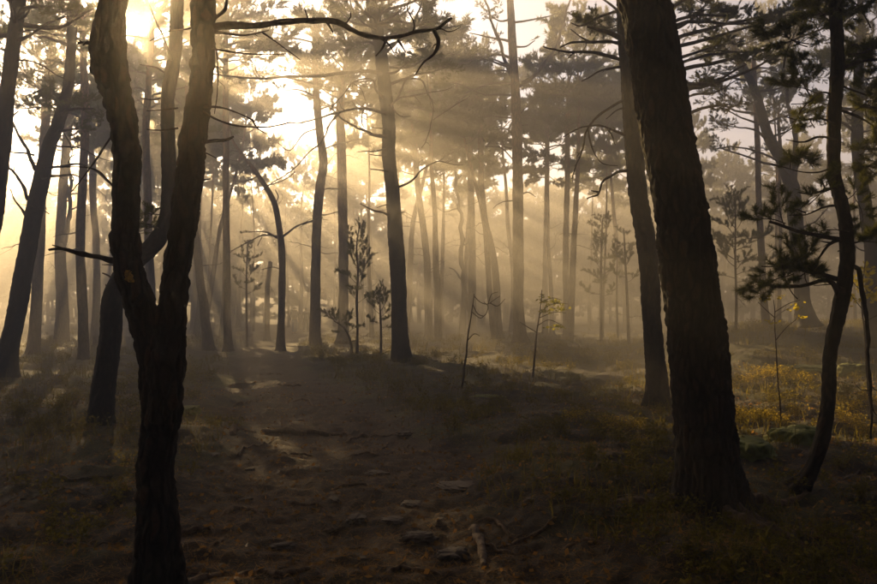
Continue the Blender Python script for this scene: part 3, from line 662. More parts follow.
pine('stout pine on the mossy rise branching wide, with twisting limbs', 27.0,
     [(807, 337, 22), (805, 310, 17), (801, 260, 15), (797, 215, 14), (793, 180, 14), (783, 155, 12), (772, 138, 11), (764, 112, 9), (759, 90, 8), (748, 68, 7), (738, 50, 6)], 11.5, 23, sides=30, step=0.1, plates=0.012,
     branches=[([(793, 182), (796, 150), (792, 120), (786, 90), (784, 60), (794, 40), (800, 20)], 3.0), ([(776, 144), (762, 126), (742, 118), (722, 108)], 1.6), ([(790, 175), (775, 160), (750, 150), (720, 148), (708, 150)], 1.4),
               ([(798, 230), (815, 222), (830, 205)], 1.2)],
     masses=[(735, 44, 30, 16, 12), (760, 30, 30, 14, 10), (718, 70, 24, 14, 9), (790, 30, 28, 14, 10), (708, 100, 22, 14, 8), (725, 128, 22, 10, 6), (800, 78, 24, 14, 9), (700, 30, 26, 18, 8), (745, 96, 20, 10, 5), (715, 150, 20, 8, 4), (812, 110, 20, 12, 8), (770, 70, 22, 12, 6), (790, 130, 16, 8, 3)],
     dead=8, dead_z=(.3, .7), dead_len=(.4, 1.4), bl=1.8)
pine('thin pine on the rise inclining left beside the stout branching pine', 30.0, [(767, 338, 9), (764, 300, 7), (761, 250, 6.5), (759, 200, 6), (757, 150, 5.5), (755, 100, 5), (754, 60, 4)], 11.8, 24, sides=16, step=0.15, crown=(9.0, 11.8, 1.7, 9), dead=8, dead_len=(.3, 1.0),
     branches=[([(766, 330), (775, 318), (788, 309), (798, 302)], 0.8)])
pine('reddish pine at the wood edge behind the bent thin pine', 20.0, [(876, 352, 17), (874, 300, 14), (872, 250, 13), (868, 200, 12), (864, 150, 11), (864, 90, 10), (866, 40, 9)], 10.2, 25, sides=24, step=0.1, plates=0.010,
     masses=[(862, 40, 26, 18, 11), (852, 92, 24, 14, 9), (880, 130, 24, 16, 9), (830, 60, 22, 14, 8), (858, 150, 20, 10, 6), (825, 100, 20, 12, 6), (840, 125, 18, 10, 4)], crown=(7.4, 10.2, 1.8, 10), dead=6, bl=1.5)
pine('slim upright pine stem between thin inclining pine and stout pine', 34.0, [(779, 336, 5), (779, 290, 4.5), (780, 240, 4), (780, 190, 4), (781, 140, 3.5)], 11.0, 26, sides=12, step=0.2, crown=(8.4, 11.0, 1.6, 9), dead=6, dead_len=(.3, 0.9))
pine('backlit pine glimpsed between the twin black stems', 27.0, [(150, 355, 10), (151, 300, 8.5), (150, 250, 8), (148, 190, 7.5), (147, 130, 7), (149, 80, 6), (152, 30, 5)], 12.4, 28, sides=16, step=.15,
     masses=[(152, 18, 24, 12, 7), (120, 14, 22, 12, 6), (162, 74, 20, 12, 7), (180, 20, 22, 14, 9), (130, 90, 20, 10, 5), (176, 104, 14, 8, 3), (188, 52, 18, 12, 7), (200, 84, 12, 8, 3)], crown=(9.5, 12.6, 2.8, 20), dead=6)
pine('pine with a broad dark crown rising behind the leaning dark pine', 24.0, [(84, 360, 11), (82, 300, 9.5), (80, 240, 9), (82, 180, 8.5), (85, 120, 8), (84, 70, 7), (82, 20, 5.5)], 11.6, 29, sides=18, step=.15,
     masses=[(70, 84, 30, 14, 7), (100, 96, 20, 14, 5), (50, 112, 22, 10, 4), (90, 40, 26, 12, 4), (55, 14, 26, 12, 4)], crown=(9.0, 11.6, 2.6, 14), dead=6, bl=1.7)
pine('pine hidden behind the thick black trunk, its crown spreading right above', 15.0, [(704, 393, 16), (692, 290, 14), (672, 150, 13), (658, 60, 12), (648, -10, 11)], 9.6, 30, sides=24, step=.1,
     branches=[([(668, 110), (690, 96), (715, 92), (740, 80)], 1.6), ([(660, 70), (690, 60), (730, 52), (770, 50)], 2.0), ([(656, 30), (690, 22), (740, 24), (800, 12)], 2.0)],
     masses=[(700, 14, 24, 12, 11), (730, 10, 26, 11, 12), (716, 46, 24, 11, 10), (762, 26, 26, 12, 12), (706, 82, 20, 11, 8), (744, 66, 22, 10, 8), (792, 10, 28, 10, 10), (778, 56, 22, 10, 7), (728, 104, 18, 8, 5), (815, 34, 24, 10, 6)], crown=(7.2, 9.6, 2.6, 18), bl=1.3)
pine('short broken-topped stem above the walkers on the misty path', 40.0, [(267, 340, 6), (267, 310, 5), (267, 285, 5), (269, 270, 4.5), (270, 262, 4)], 3.9, 27, sides=12, step=0.1, dead=3, dead_z=(.6, .95), dead_len=(.4, .9))


# ------------------------------------------------------------------ the wood beyond: every pine a thing, sharing a few stem and crown shapes
def far_variant(seed, H, crown0, rad, nb):
    r2 = np.random.default_rng(seed)
    pts = [[0, 0, -0.1, 0.20]]; p = np.zeros(3); v = np.array([r2.normal() * 0.06, r2.normal() * 0.06, 1.0])
    for k in range(7):
        v = v + r2.normal(size=3) * np.array([.06, .06, 0]); v[:2] *= 0.85; v /= np.linalg.norm(v)
        p = p + v * H / 7; pts.append([*p, 0.19 * (1 - (k + 1) / 7.6)])
    P = np.array(pts)
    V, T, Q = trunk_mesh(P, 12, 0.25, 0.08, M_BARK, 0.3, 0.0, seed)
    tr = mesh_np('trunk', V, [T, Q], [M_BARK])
    g = Geo()
    for k in range(nb):
        f = (k + r2.uniform(0, .6)) / nb; z = H * (crown0 + (0.985 - crown0) * f)
        i = np.clip(np.searchsorted(P[:, 2], z), 1, len(P) - 1); u = (z - P[i - 1, 2]) / (P[i, 2] - P[i - 1, 2]); q = P[i - 1] + u * (P[i] - P[i - 1])
        a = k * 2.4 + r2.uniform(-.5, .5); ln = rad * (0.45 + 0.65 * math.sin(math.pi * min(1, f * 0.75 + 0.2))) * r2.uniform(.65, 1.2)
        if r2.random() < 0.12: continue
        g.addgeo(BG_FAR[r2.integers(len(BG_FAR))], orient(q[:3], (math.cos(a), math.sin(a), -0.05 + 0.8 * f + r2.uniform(-.2, .2)), ln, r2.uniform(-.4, .4)))
    return tr, g.mesh('crown', [M_TWIG, M_NEEDLE]), H, P
FAR = [far_variant(300 + k, H, c0, rad, nb) for k, (H, c0, rad, nb) in enumerate(((15.0, .68, 2.7, 30), (14.5, .64, 2.6, 30), (16.0, .72, 2.9, 32), (14.0, .66, 2.4, 26), (15.5, .70, 3.1, 32), (15.0, .74, 2.6, 24), (14.5, .58, 2.3, 11), (15.5, .62, 2.6, 12), (13.5, .55, 2.1, 10)))]
FAR_UNSEEN = ('unseen pine added around the near end of the path to cut skylight', 'unseen pines added to cut skylight')
FAR_FULL = [far_variant(340 + k, H, c0, rad, nb) for k, (H, c0, rad, nb) in enumerate(((12.0, .10, 2.7, 46), (13.0, .16, 2.9, 46), (11.0, .07, 2.5, 42)))]
def far_tree(x, y, H, seed, text, ndead=4, lib=FAR, fix=None):
    r2 = np.random.default_rng(seed); k, rot, wid = fix or (int(r2.integers(len(lib))), r2.uniform(0, 6.28), r2.uniform(.9, 1.1))
    tr, cr, h0, P = lib[k]
    base = (x, y, gz(x, y))
    t = empty('pine_tree', base); t.rotation_euler.z = rot; s = H / h0; t.scale = (s * wid, s * wid, s)
    tag(t, text[0], 'tree', text[1])
    obj('trunk', tr, t); tag(obj('crown', cr, t), kind='stuff')
    for k in range(ndead):
        z = h0 * r2.uniform(.2, .5); i = np.clip(np.searchsorted(P[:, 2], z), 1, len(P) - 1); a = r2.uniform(0, 6.28)
        q = P[i - 1] + (z - P[i - 1, 2]) / (P[i, 2] - P[i - 1, 2]) * (P[i] - P[i - 1])
        o = obj('dead_branch', DEAD[r2.integers(len(DEAD))], t); o.matrix_local = orient(q[:3], (math.cos(a), math.sin(a), r2.uniform(-.3, .3)), r2.uniform(.5, 1.6), r2.uniform(0, 6.28))
placed = []
def free(x, y, dmin): return all((x - a) ** 2 + (y - b) ** 2 > dmin * dmin for a, b in placed)
rf = np.random.default_rng(91)
LANDMARKS = [('the leaning dark pine', -9.1, 16.4), ('the twin black stems', -1.6, 4.3), ('the tall straight pine left of the path', -7.8, 29), ('the two walkers', -9.2, 50), ('the wavy pine by the path', -5.2, 33), ('the sturdy wavy pine', -1.1, 23),
             ('the forked pine', 3.4, 33), ('the slim straight pine in golden haze', 6.6, 40), ('the thick black trunk', 2.1, 5.9), ('the dark dead-boughed pine', 3.3, 11.8), ('the thin young pines', 7.5, 35), ('the stout pine on the rise', 12.7, 27), ('the reddish pine at the wood edge', 11.2, 20)]
def beyond(x, y):
    a = math.atan2(x, y); return min(LANDMARKS, key=lambda l: abs(math.atan2(l[1], l[2]) - a) + (0 if l[2] < y else 9))[0]
def top_row(px):
    """photo row where the tree tops end in this column: a low saddle under the bright gap"""
    return np.interp(px, [-200, 40, 90, 150, 190, 215, 260, 310, 400, 470, 520, 560, 640, 900, 1100], [20, 25, 20, 15, 30, 75, 100, 100, 100, 90, 80, 60, 50, 40, 40])
FAR_LIST = [   # x, y, height, shape, turn, crown width: chosen so that the crowns shade the path and leave shafts between
    (-14.8, 47.63, 14.77, 2, 3.891, 1.1), (-20.02, 60.77, 15.68, 3, 5.005, 1.1), (-17.25, 43.91, 15.61, 4, 1.753, 0.7), (-12.51, 41.5, 14.16, 1, 2.475, 0.9), (-0.02, 37.55, 14.46, 0, 0.126, 1.1),
    (-24.54, 57.72, 15.6, 5, 0.027, 1.1), (-2.13, 48.94, 16.55, 1, 1.305, 1.1), (-21.82, 65.28, 16.17, 5, 5.783, 1.1), (-13.53, 36.37, 13.34, 3, 4.477, 1.1), (-12.36, 44.48, 15.78, 3, 3.18, 0.7),
    (-3.29, 38.58, 13.38, 4, 5.871, 0.7), (-21.66, 58.15, 14.77, 2, 1.2, 0.9), (-13.03, 67.92, 16.34, 0, 4.609, 0.55), (-12.74, 53.73, 14.18, 3, 4.053, 0.45), (-18.73, 47.68, 15.21, 0, 0.029, 0.7),
    (2.63, 36.33, 13.68, 1, 4.587, 0.9), (-29.13, 70, 16.55, 4, 5.248, 0.55), (-24.51, 68.54, 15.63, 3, 2.301, 0.9), (-2.3, 45.29, 14.77, 4, 5.428, 0.45), (-5.18, 58.47, 14.48, 1, 3.912, 1.1),
    (23.81, 64.98, 14.61, 3, 0.339, 0.55), (30.27, 51.66, 16.18, 4, 2.464, 1.1), (-41.63, 67.67, 15.28, 0, 1.428, 1.1), (12.44, 44.64, 15.26, 5, 2.913, 0.9), (6.07, 36.26, 15.51, 3, 2.072, 0.9),
    (-2.4, 52.06, 16.04, 4, 0.639, 0.55), (30.79, 68.24, 12.58, 4, 0.008, 0.9), (-30.3, 44.5, 16.33, 5, 5.306, 0.45), (27.35, 49.24, 14.14, 1, 3.493, 1.1), (17.54, 49.55, 13.3, 1, 5.011, 0.55),
    (-15.5, 52.29, 16.41, 0, 3.022, 0.55), (-27.17, 67.25, 15.9, 1, 3.798, 0.7), (10.39, 53.75, 12.75, 5, 1.705, 0.7), (12, 49.7, 15.01, 1, 6.228, 1.1), (22.82, 62.05, 13.13, 2, 5.323, 0.9),
    (-35.27, 50.48, 14.22, 2, 5.872, 0.9), (21.03, 39.34, 14, 3, 0, 0.45), (-17.41, 55.34, 15.66, 0, 3.35, 1.1), (6.42, 43.99, 12.94, 0, 3.99, 0.9), (16.72, 38.65, 15.9, 3, 3.31, 0.45),
    (15.69, 57.39, 14.56, 1, 4.379, 0.9), (-43.75, 64.84, 12.78, 5, 4.297, 1.1), (37.65, 61.16, 16.18, 5, 2.088, 0.9), (-6.49, 64.71, 16.37, 0, 5.167, 0.7), (0.17, 48.18, 14.38, 5, 2.036, 0.9),
    (26.02, 60.01, 13.88, 0, 2.506, 0.9), (20.36, 60.49, 16.36, 1, 4.439, 0.55), (8.81, 41.89, 13.52, 0, 1.209, 0.45), (-32.33, 49.44, 12.79, 3, 1.142, 0.45), (37.19, 65.55, 12.59, 5, 2.656, 0.45),
    (-5.96, 62.08, 14.8, 5, 2.529, 0.9), (1.53, 50.44, 14.47, 3, 1.993, 1.1), (27.07, 57.63, 13.93, 2, 2.617, 0.55), (20.44, 71.65, 16.42, 0, 2.785, 0.55), (4.8, 51.04, 16.52, 2, 1.521, 1.1),
    (-32.03, 46.71, 13.4, 0, 0.954, 0.7), (33.85, 55.14, 13.19, 2, 4.866, 1.1), (-9.2, 68.88, 14.66, 0, 0.729, 0.7), (-25.88, 70.56, 15.03, 0, 0.677, 0.9), (0.38, 62.11, 13.8, 3, 0.317, 0.7),
    (-15.99, 62.19, 16.13, 7, 5.383, 0.9), (-11.09, 62.51, 14.82, 7, 5.513, 1.08)]
for (x, y, H, k, rot, wid) in FAR_LIST:
    placed.append((x, y)); far_tree(x, y, H, int(1000 * rot), ('tall pine fading into golden mist beyond ' + beyond(x, y), 'misty pines beyond ' + beyond(x, y)), 4, FAR, (k, rot, wid))

# ------------------------------------------------------------------ things on the ground
def G(px, py):
    """ground point under a photo pixel"""
    d = EYE * F_PX / max(py - HOR, 4)
    for _ in range(12):
        p = W(px, py, d); z = gz(p[0], p[1]); d = d * 0.5 + 0.5 * (EYE - z) * F_PX / max(py - HOR, 4)
    p = W(px, py, d); p[2] = gz(p[0], p[1]); return p

def root(label, pts, r, lift=0.3, bury=1.0, name='tree_root', cat='root', m=None, group=None, tip=0.45):
    P = np.array([G(*q) for q in pts]); n = max(16, len(pts) * 7)
    C = catmull(P, n); t = np.linspace(0, 1, n)
    C = C + 0.35 * r * np.stack([fbm(C * 6, 2, 1), fbm(C * 6, 2, 2), np.zeros(n)], 1)
    C[:, 2] = ground_z(C[:, 0], C[:, 1]) + r * (lift + 0.5 * fbm(C * 3, 2, 4)) - bury * r * (np.abs(2 * t - 1) ** 4) * 1.6
    rad = r * (1 - (1 - tip) * t) * (1 + 0.25 * fbm(C * 8, 2, 8))
    V, T, Q, nor = tube(C, rad, 12)
    V[:len(nor)] += nor * (np.repeat(rad, 12) * 0.25 * fbm(V[:len(nor)] * 30, 2, 3))[:, None]
    base = C[len(C) // 2].copy(); base[2] = gz(base[0], base[1])
    o = obj(name, mesh_np(name, V - base, [T, Q], [m or M_ROOT]), None, base); tag(o, label, cat, group); return o

def ico(sub):
    import bmesh
    bm = bmesh.new(); bmesh.ops.create_icosphere(bm, subdivisions=sub, radius=1.0); bm.verts.ensure_lookup_table()
    V = np.array([v.co[:] for v in bm.verts]); T = np.array([[v.index for v in f.verts] for f in bm.faces]); bm.free(); return V, T
ICO4 = ico(5)
def stone(label, px, py, sx, sy, sz, seed, m=None, rot=0.0, name='stone', cat='stone', sink=0.35, group=None):
    V, T = ICO4; V = V.copy()
    q = V * 1.1 + seed * 7.3
    V = V * (1 + 0.22 * fbm(q, 3, seed) + 0.07 * fbm(q * 4, 3, seed + 2))[:, None]
    f1, f2, val = voro(V * 1.3 + seed * 3.1, seed); V = V * (0.86 + 0.22 * sstep(f2 - f1, 0, 0.4))[:, None]
    V[:, 2] = np.where(V[:, 2] > 0.62, 0.62 + (V[:, 2] - 0.62) * 0.4, V[:, 2])
    c, s = math.cos(rot), math.sin(rot)
    V = V * np.array([sx, sy, sz]); V = V @ np.array([[c, s, 0], [-s, c, 0], [0, 0, 1]])
    V[:, 2] += sz * (1 - 2 * sink) * 0.6
    o = obj(name, mesh_np(name, V, [T], [m or M_STONE]), None, G(px, py)); tag(o, label, cat, group); return o

PATH_ROOTS = 'gnarled brown root arching out of the trodden dirt path'
root('thick straight root lying across the path like a step', [(262, 433), (285, 433), (315, 434), (346, 435)], 0.050, 0.55, 0.6)
root('short mossy root end beside the step-like root', [(232, 434), (244, 432), (256, 433)], 0.045, 0.5, 0.8)
for pts, r in (([(220, 517), (228, 511), (242, 510), (255, 513), (265, 522), (273, 529)], .026), ([(176, 532), (195, 529), (208, 529), (216, 536)], .022), ([(213, 546), (222, 541), (227, 534)], .018),
               ([(235, 584), (245, 576), (262, 572), (278, 577), (300, 572), (318, 567), (321, 561)], .030), ([(287, 505), (305, 506), (327, 510)], .02), ([(320, 532), (335, 531), (352, 527)], .022),
               ([(346, 442), (365, 438), (385, 435), (402, 434), (422, 430)], .028), ([(349, 456), (365, 452), (378, 455), (393, 452)], .02), ([(357, 444), (366, 450), (376, 459)], .016), ([(377, 456), (385, 447), (392, 444)], .016), ([(403, 457), (407, 447), (413, 442)], .016),
               ([(330, 490), (350, 487), (372, 486)], .024), ([(468, 523), (490, 519), (505, 530), (519, 539)], .02), ([(500, 547), (520, 541), (545, 528), (560, 514)], .022), ([(470, 540), (510, 553), (545, 556)], .014),
               ([(214, 420), (228, 422), (242, 425)], .022), ([(258, 376), (272, 374), (288, 376)], .03), ([(275, 384), (295, 386), (312, 384)], .03), ([(225, 386), (250, 384), (262, 380)], .026), ([(283, 403), (300, 400), (318, 406)], .03), ([(232, 404), (246, 402), (258, 399)], .024),
               ([(380, 575), (400, 568), (430, 572), (455, 580)], .022), ([(340, 560), (355, 548), (372, 545)], .018), ([(205, 470), (215, 474), (224, 482)], .018), ([(560, 548), (590, 540), (620, 545)], .02)):
    root(PATH_ROOTS, pts, r, group='roots across the dirt path')
root('pale bare twig lying beside the step-like root', [(238, 456), (250, 448), (262, 446), (270, 443), (276, 438)], .012, 0.9, 0.3, 'fallen_twig', 'twig', M_WOOD_GREY)
root('thin dark root along the path below the pale bare twig', [(282, 452), (300, 455), (320, 457)], .022)
root('splintered light brown log stub standing out of the path', [(472, 529), (477, 541), (482, 553), (485, 566)], .032, 0.8, 0.6, 'log_stub', 'log', M_WOOD_GREY, tip=0.7)
for k, (label, px, py, sx, sy, sz, m, rot) in enumerate((
    ('rounded dark stone lying next to a pale fallen leaf on the path', 282, 549, .095, .06, .045, M_STONE, .3),
    ('flat grey slab on the path above the brown wedge stone', 378, 475, .13, .10, .045, M_STONE, -.2),
    ('dark angular stone jutting from the path below the flat grey slab', 412, 507, .11, .08, .05, M_STONE, .2),
    ('long dark stone with a hollow side at the foot of the path', 418, 540, .14, .08, .055, M_STONE, .1),
    ('brown wedge-shaped stone half sunk into the path', 356, 522, .09, .10, .06, M_STONE, .9),
    ('pale lavender stone sunk flush with the path', 393, 521, .09, .08, .025, M_STONE, .4),
    ('pale patch of bare bedrock in the path', 460, 486, .19, .17, .03, M_STONE, .1),
    ('dark knobbly stone against the splintered log stub', 455, 560, .12, .09, .07, M_STONE, .5),
    ('low pale stone slab among the undergrowth near the bare sapling', 488, 397, .30, .22, .05, M_MOSSY, .1),
    ('small tan stone at the foot of the thick black pine', 637, 520, .05, .045, .04, M_STONE, .5),
    ('large mossy green boulder beside the bent thin pine', 795, 446, .34, .30, .22, M_MOSSY, .2),
    ('low mossy boulder between thick trunk and bent thin pine', 752, 456, .26, .22, .17, M_MOSSY, .6),
    ('bright green mossy hummock stone behind the bent thin pine', 850, 376, .32, .28, .26, M_MOSSY, .1),
    ('broad moss-covered slab on the sunlit rise', 800, 372, .75, .5, .16, M_MOSSY, .05),
    ('grey stone buried beside the path under the bilberry shrubs', 405, 435, .12, .09, .05, M_STONE, .0),
    ('mossy stone at the left verge of the path', 187, 415, .24, .18, .15, M_MOSSY, .4))):
    stone(label, px, py, sx, sy, sz, k + 1, m, rot)
for k, (px, py) in enumerate(((300, 520), (246, 500), (335, 500), (440, 520), (360, 560), (300, 420), (340, 400), (270, 410), (420, 470), (530, 500), (250, 470), (215, 455), (390, 410), (330, 470))):
    stone('pebble embedded in the trodden dirt path', px, py, .035 + .02 * (k % 3), .03 + .015 * (k % 2), .02, 40 + k, M_STONE, k, 'pebble', 'pebble', .4, 'pebbles in the path')
TW = 'thin bare stick fallen among the undergrowth'
for pts, r in (([(468, 339), (480, 343), (500, 345), (517, 343)], .018), ([(505, 356), (512, 350), (520, 346)], .014), ([(483, 366), (498, 366), (505, 372)], .014), ([(733, 408), (745, 412), (757, 416)], .012), ([(735, 416), (744, 414), (751, 404)], .012), ([(560, 400), (585, 405), (612, 402)], .012),
               ([(630, 440), (655, 450), (668, 452)], .012), ([(45, 470), (80, 480), (112, 476)], .012), ([(20, 500), (55, 492), (90, 497)], .010), ([(60, 540), (95, 548), (128, 540)], .010), ([(845, 480), (860, 474), (872, 482)], .010), ([(720, 540), (745, 530), (770, 533)], .012), ([(590, 470), (620, 464), (645, 470)], .010), ([(515, 440), (540, 432), (560, 436)], .010)):
    root(TW, pts, r, 1.1, 0.2, 'fallen_stick', 'stick', M_WOOD_GREY, 'sticks fallen in the undergrowth')

# --- roots spreading from the feet of the nearer pines (parts of those trees)
for t, r, n in ((A_TREE, .10, 6), (C_TREE, .13, 6), (D_TREE, .09, 5), (B_TREE, .08, 5), (R_TREE, .13, 5)):
    b = np.array(t.location); r2 = np.random.default_rng(int(b[1] * 100)); a0 = r2.uniform(0, 6.28)
    for k in range(n):
        a = a0 + k * 6.28 / n + r2.uniform(-.4, .4); P = [b + np.array([math.cos(a), math.sin(a), 0]) * r * .9]; L_ = r * r2.uniform(5, 11)
        for q in range(5): a += r2.normal() * .35; P.append(P[-1] + np.array([math.cos(a), math.sin(a), 0]) * L_ / 5)
        C = catmull(np.array(P), 24); u = np.linspace(0, 1, 24); rad = r * .42 * (1 - .75 * u)
        C[:, 2] = ground_z(C[:, 0], C[:, 1]) + rad * .5 + r * .7 * np.exp(-u * 9) - .03 * u ** 2 - .03 * u
        V, T, Q, nor = tube(C, rad, 10); V[:len(nor)] += nor * (np.repeat(rad, 10) * .3 * fbm(V[:len(nor)] * 20, 2, k))[:, None]
        obj('root', mesh_np('root', V - b, [T, Q], [M_ROOT]), t)
# --- undergrowth, litter
def leaf_quads(P, size, up=0.3, r2=rng):
    n = len(P); a = r2.normal(size=(n, 3)); a[:, 2] = np.abs(a[:, 2]) * up; a /= np.linalg.norm(a, axis=1)[:, None]
    b = np.cross(a, r2.normal(size=(n, 3))); b /= np.linalg.norm(b, axis=1)[:, None]
    s = size * r2.uniform(.6, 1.3, n)[:, None]
    V = np.stack([P, P + a * s * .5 + b * s * .32, P + a * s, P + a * s * .5 - b * s * .32], 1).reshape(-1, 3)
    return V, np.arange(4 * n).reshape(-1, 4)

def shrub_geo(seed, nst=26, h=0.32, rad=0.22, nleaf=20, leaf=0.028):
    r2 = np.random.default_rng(seed); g = Geo()
    for k in range(nst):
        a = r2.uniform(0, 6.28); p0 = np.array([math.cos(a), math.sin(a), 0]) * rad * r2.uniform(0, .7); e = p0 * r2.uniform(1.2, 1.7) + np.array([0, 0, h * r2.uniform(.6, 1.1)])
        C = catmull(np.array([p0 - (0, 0, .04), (p0 + e) / 2 + r2.normal(size=3) * .02, e]), 5)
        V, T, Q, _ = tube(C, np.linspace(.0022, .001, 5), 3, False); g.add(V, T, Q, 0)
        t = r2.uniform(.25, 1, nleaf)[:, None]; V, Q = leaf_quads(p0 + (e - p0) * t + r2.normal(size=(nleaf, 3)) * .03, leaf, 1.0, r2); g.add(V, None, Q, 1)
    return g
SHRUB_A = [shrub_geo(500 + k) for k in range(5)]
SHRUB = [g.mesh('bilberry_shrub', [M_TWIG, M_HERB]) for g in SHRUB_A]
SHRUB_SUN_TINT = [g.mesh('bilberry_shrub', [M_TWIG, M_SUN_TINT]) for g in SHRUB_A]
SUN_TINT_SPOTS = [(748, 384, 1.3), (762, 380, 1.4), (775, 377, 1.4), (790, 380, 1.3), (806, 384, 1.4), (738, 420, 1.0), (752, 424, 1.0), (768, 421, 1.1), (782, 424, 1.0), (796, 418, 1.1), (842, 424, 1.1), (856, 430, 1.1), (868, 436, 1.1), (848, 410, 1.2), (866, 404, 1.2), (632, 432, 1.0), (642, 446, .9), (612, 430, 1.0), (575, 420, 1.0)]  # sunlit patches, painted by gold-leaved shrub copies
SHRUB_SPOTS = [(184, 372, 1.5), (192, 382, 1.4), (178, 390, 1.3), (196, 398, 1.0), (322, 362, 2.2), (340, 366, 2.4), (358, 362, 2.0), (376, 368, 2.2), (418, 366, 2.0), (436, 360, 2.0), (455, 364, 2.0), (540, 358, 2.0), (560, 352, 2.2), (585, 356, 2.2),
    (610, 362, 2.0), (628, 370, 1.8), (545, 430, 1.1), (560, 436, 1.2), (530, 436, 1.0), (600, 440, 1.1), (618, 446, 1.2), (650, 440, 1.1), (660, 452, 1.2), (640, 460, 1.1), (590, 462, 1.0), (620, 480, 1.0), (655, 485, 1.0), (735, 437, 1.5), (722, 446, 1.3), (762, 425, 1.1),
    (770, 400, 1.2), (778, 406, 1.1), (845, 400, 1.4), (480, 420, 1.2), (455, 430, 1.1), (500, 408, 1.3), (440, 412, 1.2), (60, 420, 1.5), (40, 432, 1.4), (20, 420, 1.5), (75, 405, 1.6), (130, 410, 1.4), (118, 395, 1.5), (840, 470, .9), (862, 500, .9), (770, 520, .8), (830, 540, .8), (600, 510, .8), (570, 500, .8), (690, 560, .7), (740, 560, .7)]
for k, (px, py, s) in enumerate(SHRUB_SPOTS):
    o = obj('bilberry_shrub', SHRUB[k % 5], None, G(px, py)); s *= .8; o.scale = (s, s, s * (0.55 + .3 * ((k * 7) % 5) / 5)); o.rotation_euler.z = k * 1.7
    if px < 200: tag(o, 'low leafy bilberry shrub on the left verge of the path', 'shrub', 'bilberry shrubs left of the path')
    elif py < 373: tag(o, 'low bilberry shrub at the misty foot of the far pines', 'shrub', 'bilberry shrubs below the far pines')
    elif px > 700: tag(o, 'low bilberry shrub around the mossy boulders', 'shrub', 'bilberry shrubs by the boulders')
    else: tag(o, 'low leafy bilberry shrub between the path and the thick trunk', 'shrub', 'bilberry shrubs right of the path')

for k, (px, py, s) in enumerate(SUN_TINT_SPOTS):
    o = obj('bilberry_shrub', SHRUB_SUN_TINT[k % 5], None, G(px, py)); s *= .85; o.scale = (s, s, s * (.5 + .25 * ((k * 3) % 4) / 4)); o.rotation_euler.z = k * 2.1
    tag(o, 'low bilberry shrub with leaves coloured gold for sunlight ' + ('on the sunlit mossy rise' if px > 700 else 'beside the dark dead-boughed pine'), 'shrub', 'sun-tinted shrubs on the rise' if px > 700 else 'sun-tinted shrubs by the dark pine')
def build_undergrowth():
    r2 = np.random.default_rng(33); g = Geo(); tot = 0
    small = [shrub_geo(600 + k, 7, 0.20, 0.16, 11, 0.036).arrays() for k in range(6)]
    while tot < 1700:
        y = 3.6 + 42 * r2.random() ** 1.5; x = r2.uniform(-.66, .66) * (y + 1.2)
        pd = path_d(np.array([x]), np.array([y]))[0]
        if pd < 0.25 or r2.random() > 0.35 + 0.9 * sstep(fbm(np.array([[x, y, 3.0]]) * .6, 2, 77)[0], -.3, .5): continue
        tot += 1; s = r2.uniform(.45, 1.0) * (1 + y / 40)
        a = r2.uniform(0, 6.28)
        g.addgeo(small[r2.integers(6)], Matrix.Translation((x, y, gz(x, y))) @ Matrix.Rotation(a, 4, 'Z') @ Matrix.Diagonal((s, s, s * r2.uniform(.45, .9), 1)))
    tag(obj('undergrowth', g.mesh('undergrowth', [M_TWIG, M_HERB])), 'low leafy ground cover of bilberry and heather either side of the path', 'ground cover', kind='stuff')
    # grass blades
    n = 26000
    y = 3.6 + 34 * r2.random(n) ** 1.4; x = r2.uniform(-.66, .66, n) * (y + 1.2)
    k = (path_d(x, y) > 0.1) & (fbm(np.stack([x, y, x * 0], 1) * .9, 2, 55) > -.05); x, y = x[k], y[k]; n = len(x)
    h = r2.uniform(.06, .20, n) * (1 + y / 40); w = .0022 * (1 + y / 8); a = r2.uniform(0, 6.28, n); b = r2.uniform(0, 6.28, n)
    P = np.stack([x, y, ground_z(x, y) - .01], 1); s = np.stack([np.cos(a) * w, np.sin(a) * w, 0 * w], 1); l = np.stack([np.cos(b), np.sin(b), 0 * b], 1) * (h * r2.uniform(.2, .8, n))[:, None]
    up = np.stack([0 * h, 0 * h, h], 1)
    V = np.stack([P - s, P + s, P + up * .6 + l * .35 + s * .7, P + up * .6 + l * .35 - s * .7, P + up + l], 1).reshape(-1, 3)
    i = np.arange(n)[:, None] * 5
    g = Geo(); g.add(V, i + np.array([[3, 2, 4]]), i + np.array([[0, 1, 2, 3]]))
    tag(obj('grass', g.mesh('grass', [M_HERB])), 'sparse forest grass in tufts beside the path', 'grass', kind='stuff')
    # needles and dead leaves
    g = Geo(); n = 95000
    y = 3.4 + 12 * r2.random(n) ** 1.8; x = r2.uniform(-.66, .66, n) * (y + 1.2); P = np.stack([x, y, ground_z(x, y) + .006], 1)
    a = r2.uniform(0, 6.28, n); d = np.stack([np.cos(a), np.sin(a), r2.uniform(-.05, .35, n)], 1) * r2.uniform(.03, .075, n)[:, None]; s = np.stack([-np.sin(a), np.cos(a), 0 * a], 1) * .0022
    V = np.stack([P - s, P + s, P + d + s * .6, P + d - s * .6], 1).reshape(-1, 3); g.add(V, None, np.arange(4 * n).reshape(-1, 4))
    n = 9000; y = 3.4 + 14 * r2.random(n) ** 1.5; x = r2.uniform(-.66, .66, n) * (y + 1.2); P = np.stack([x, y, ground_z(x, y) + .008], 1)
    V, Q = leaf_quads(P, .045, .35, r2); g.add(V, None, Q)
    tag(obj('leaf_litter', g.mesh('leaf_litter', [M_LITTER], False)), 'brown pine needles and dead leaves strewn over the ground', 'leaf litter', kind='stuff')
build_undergrowth()
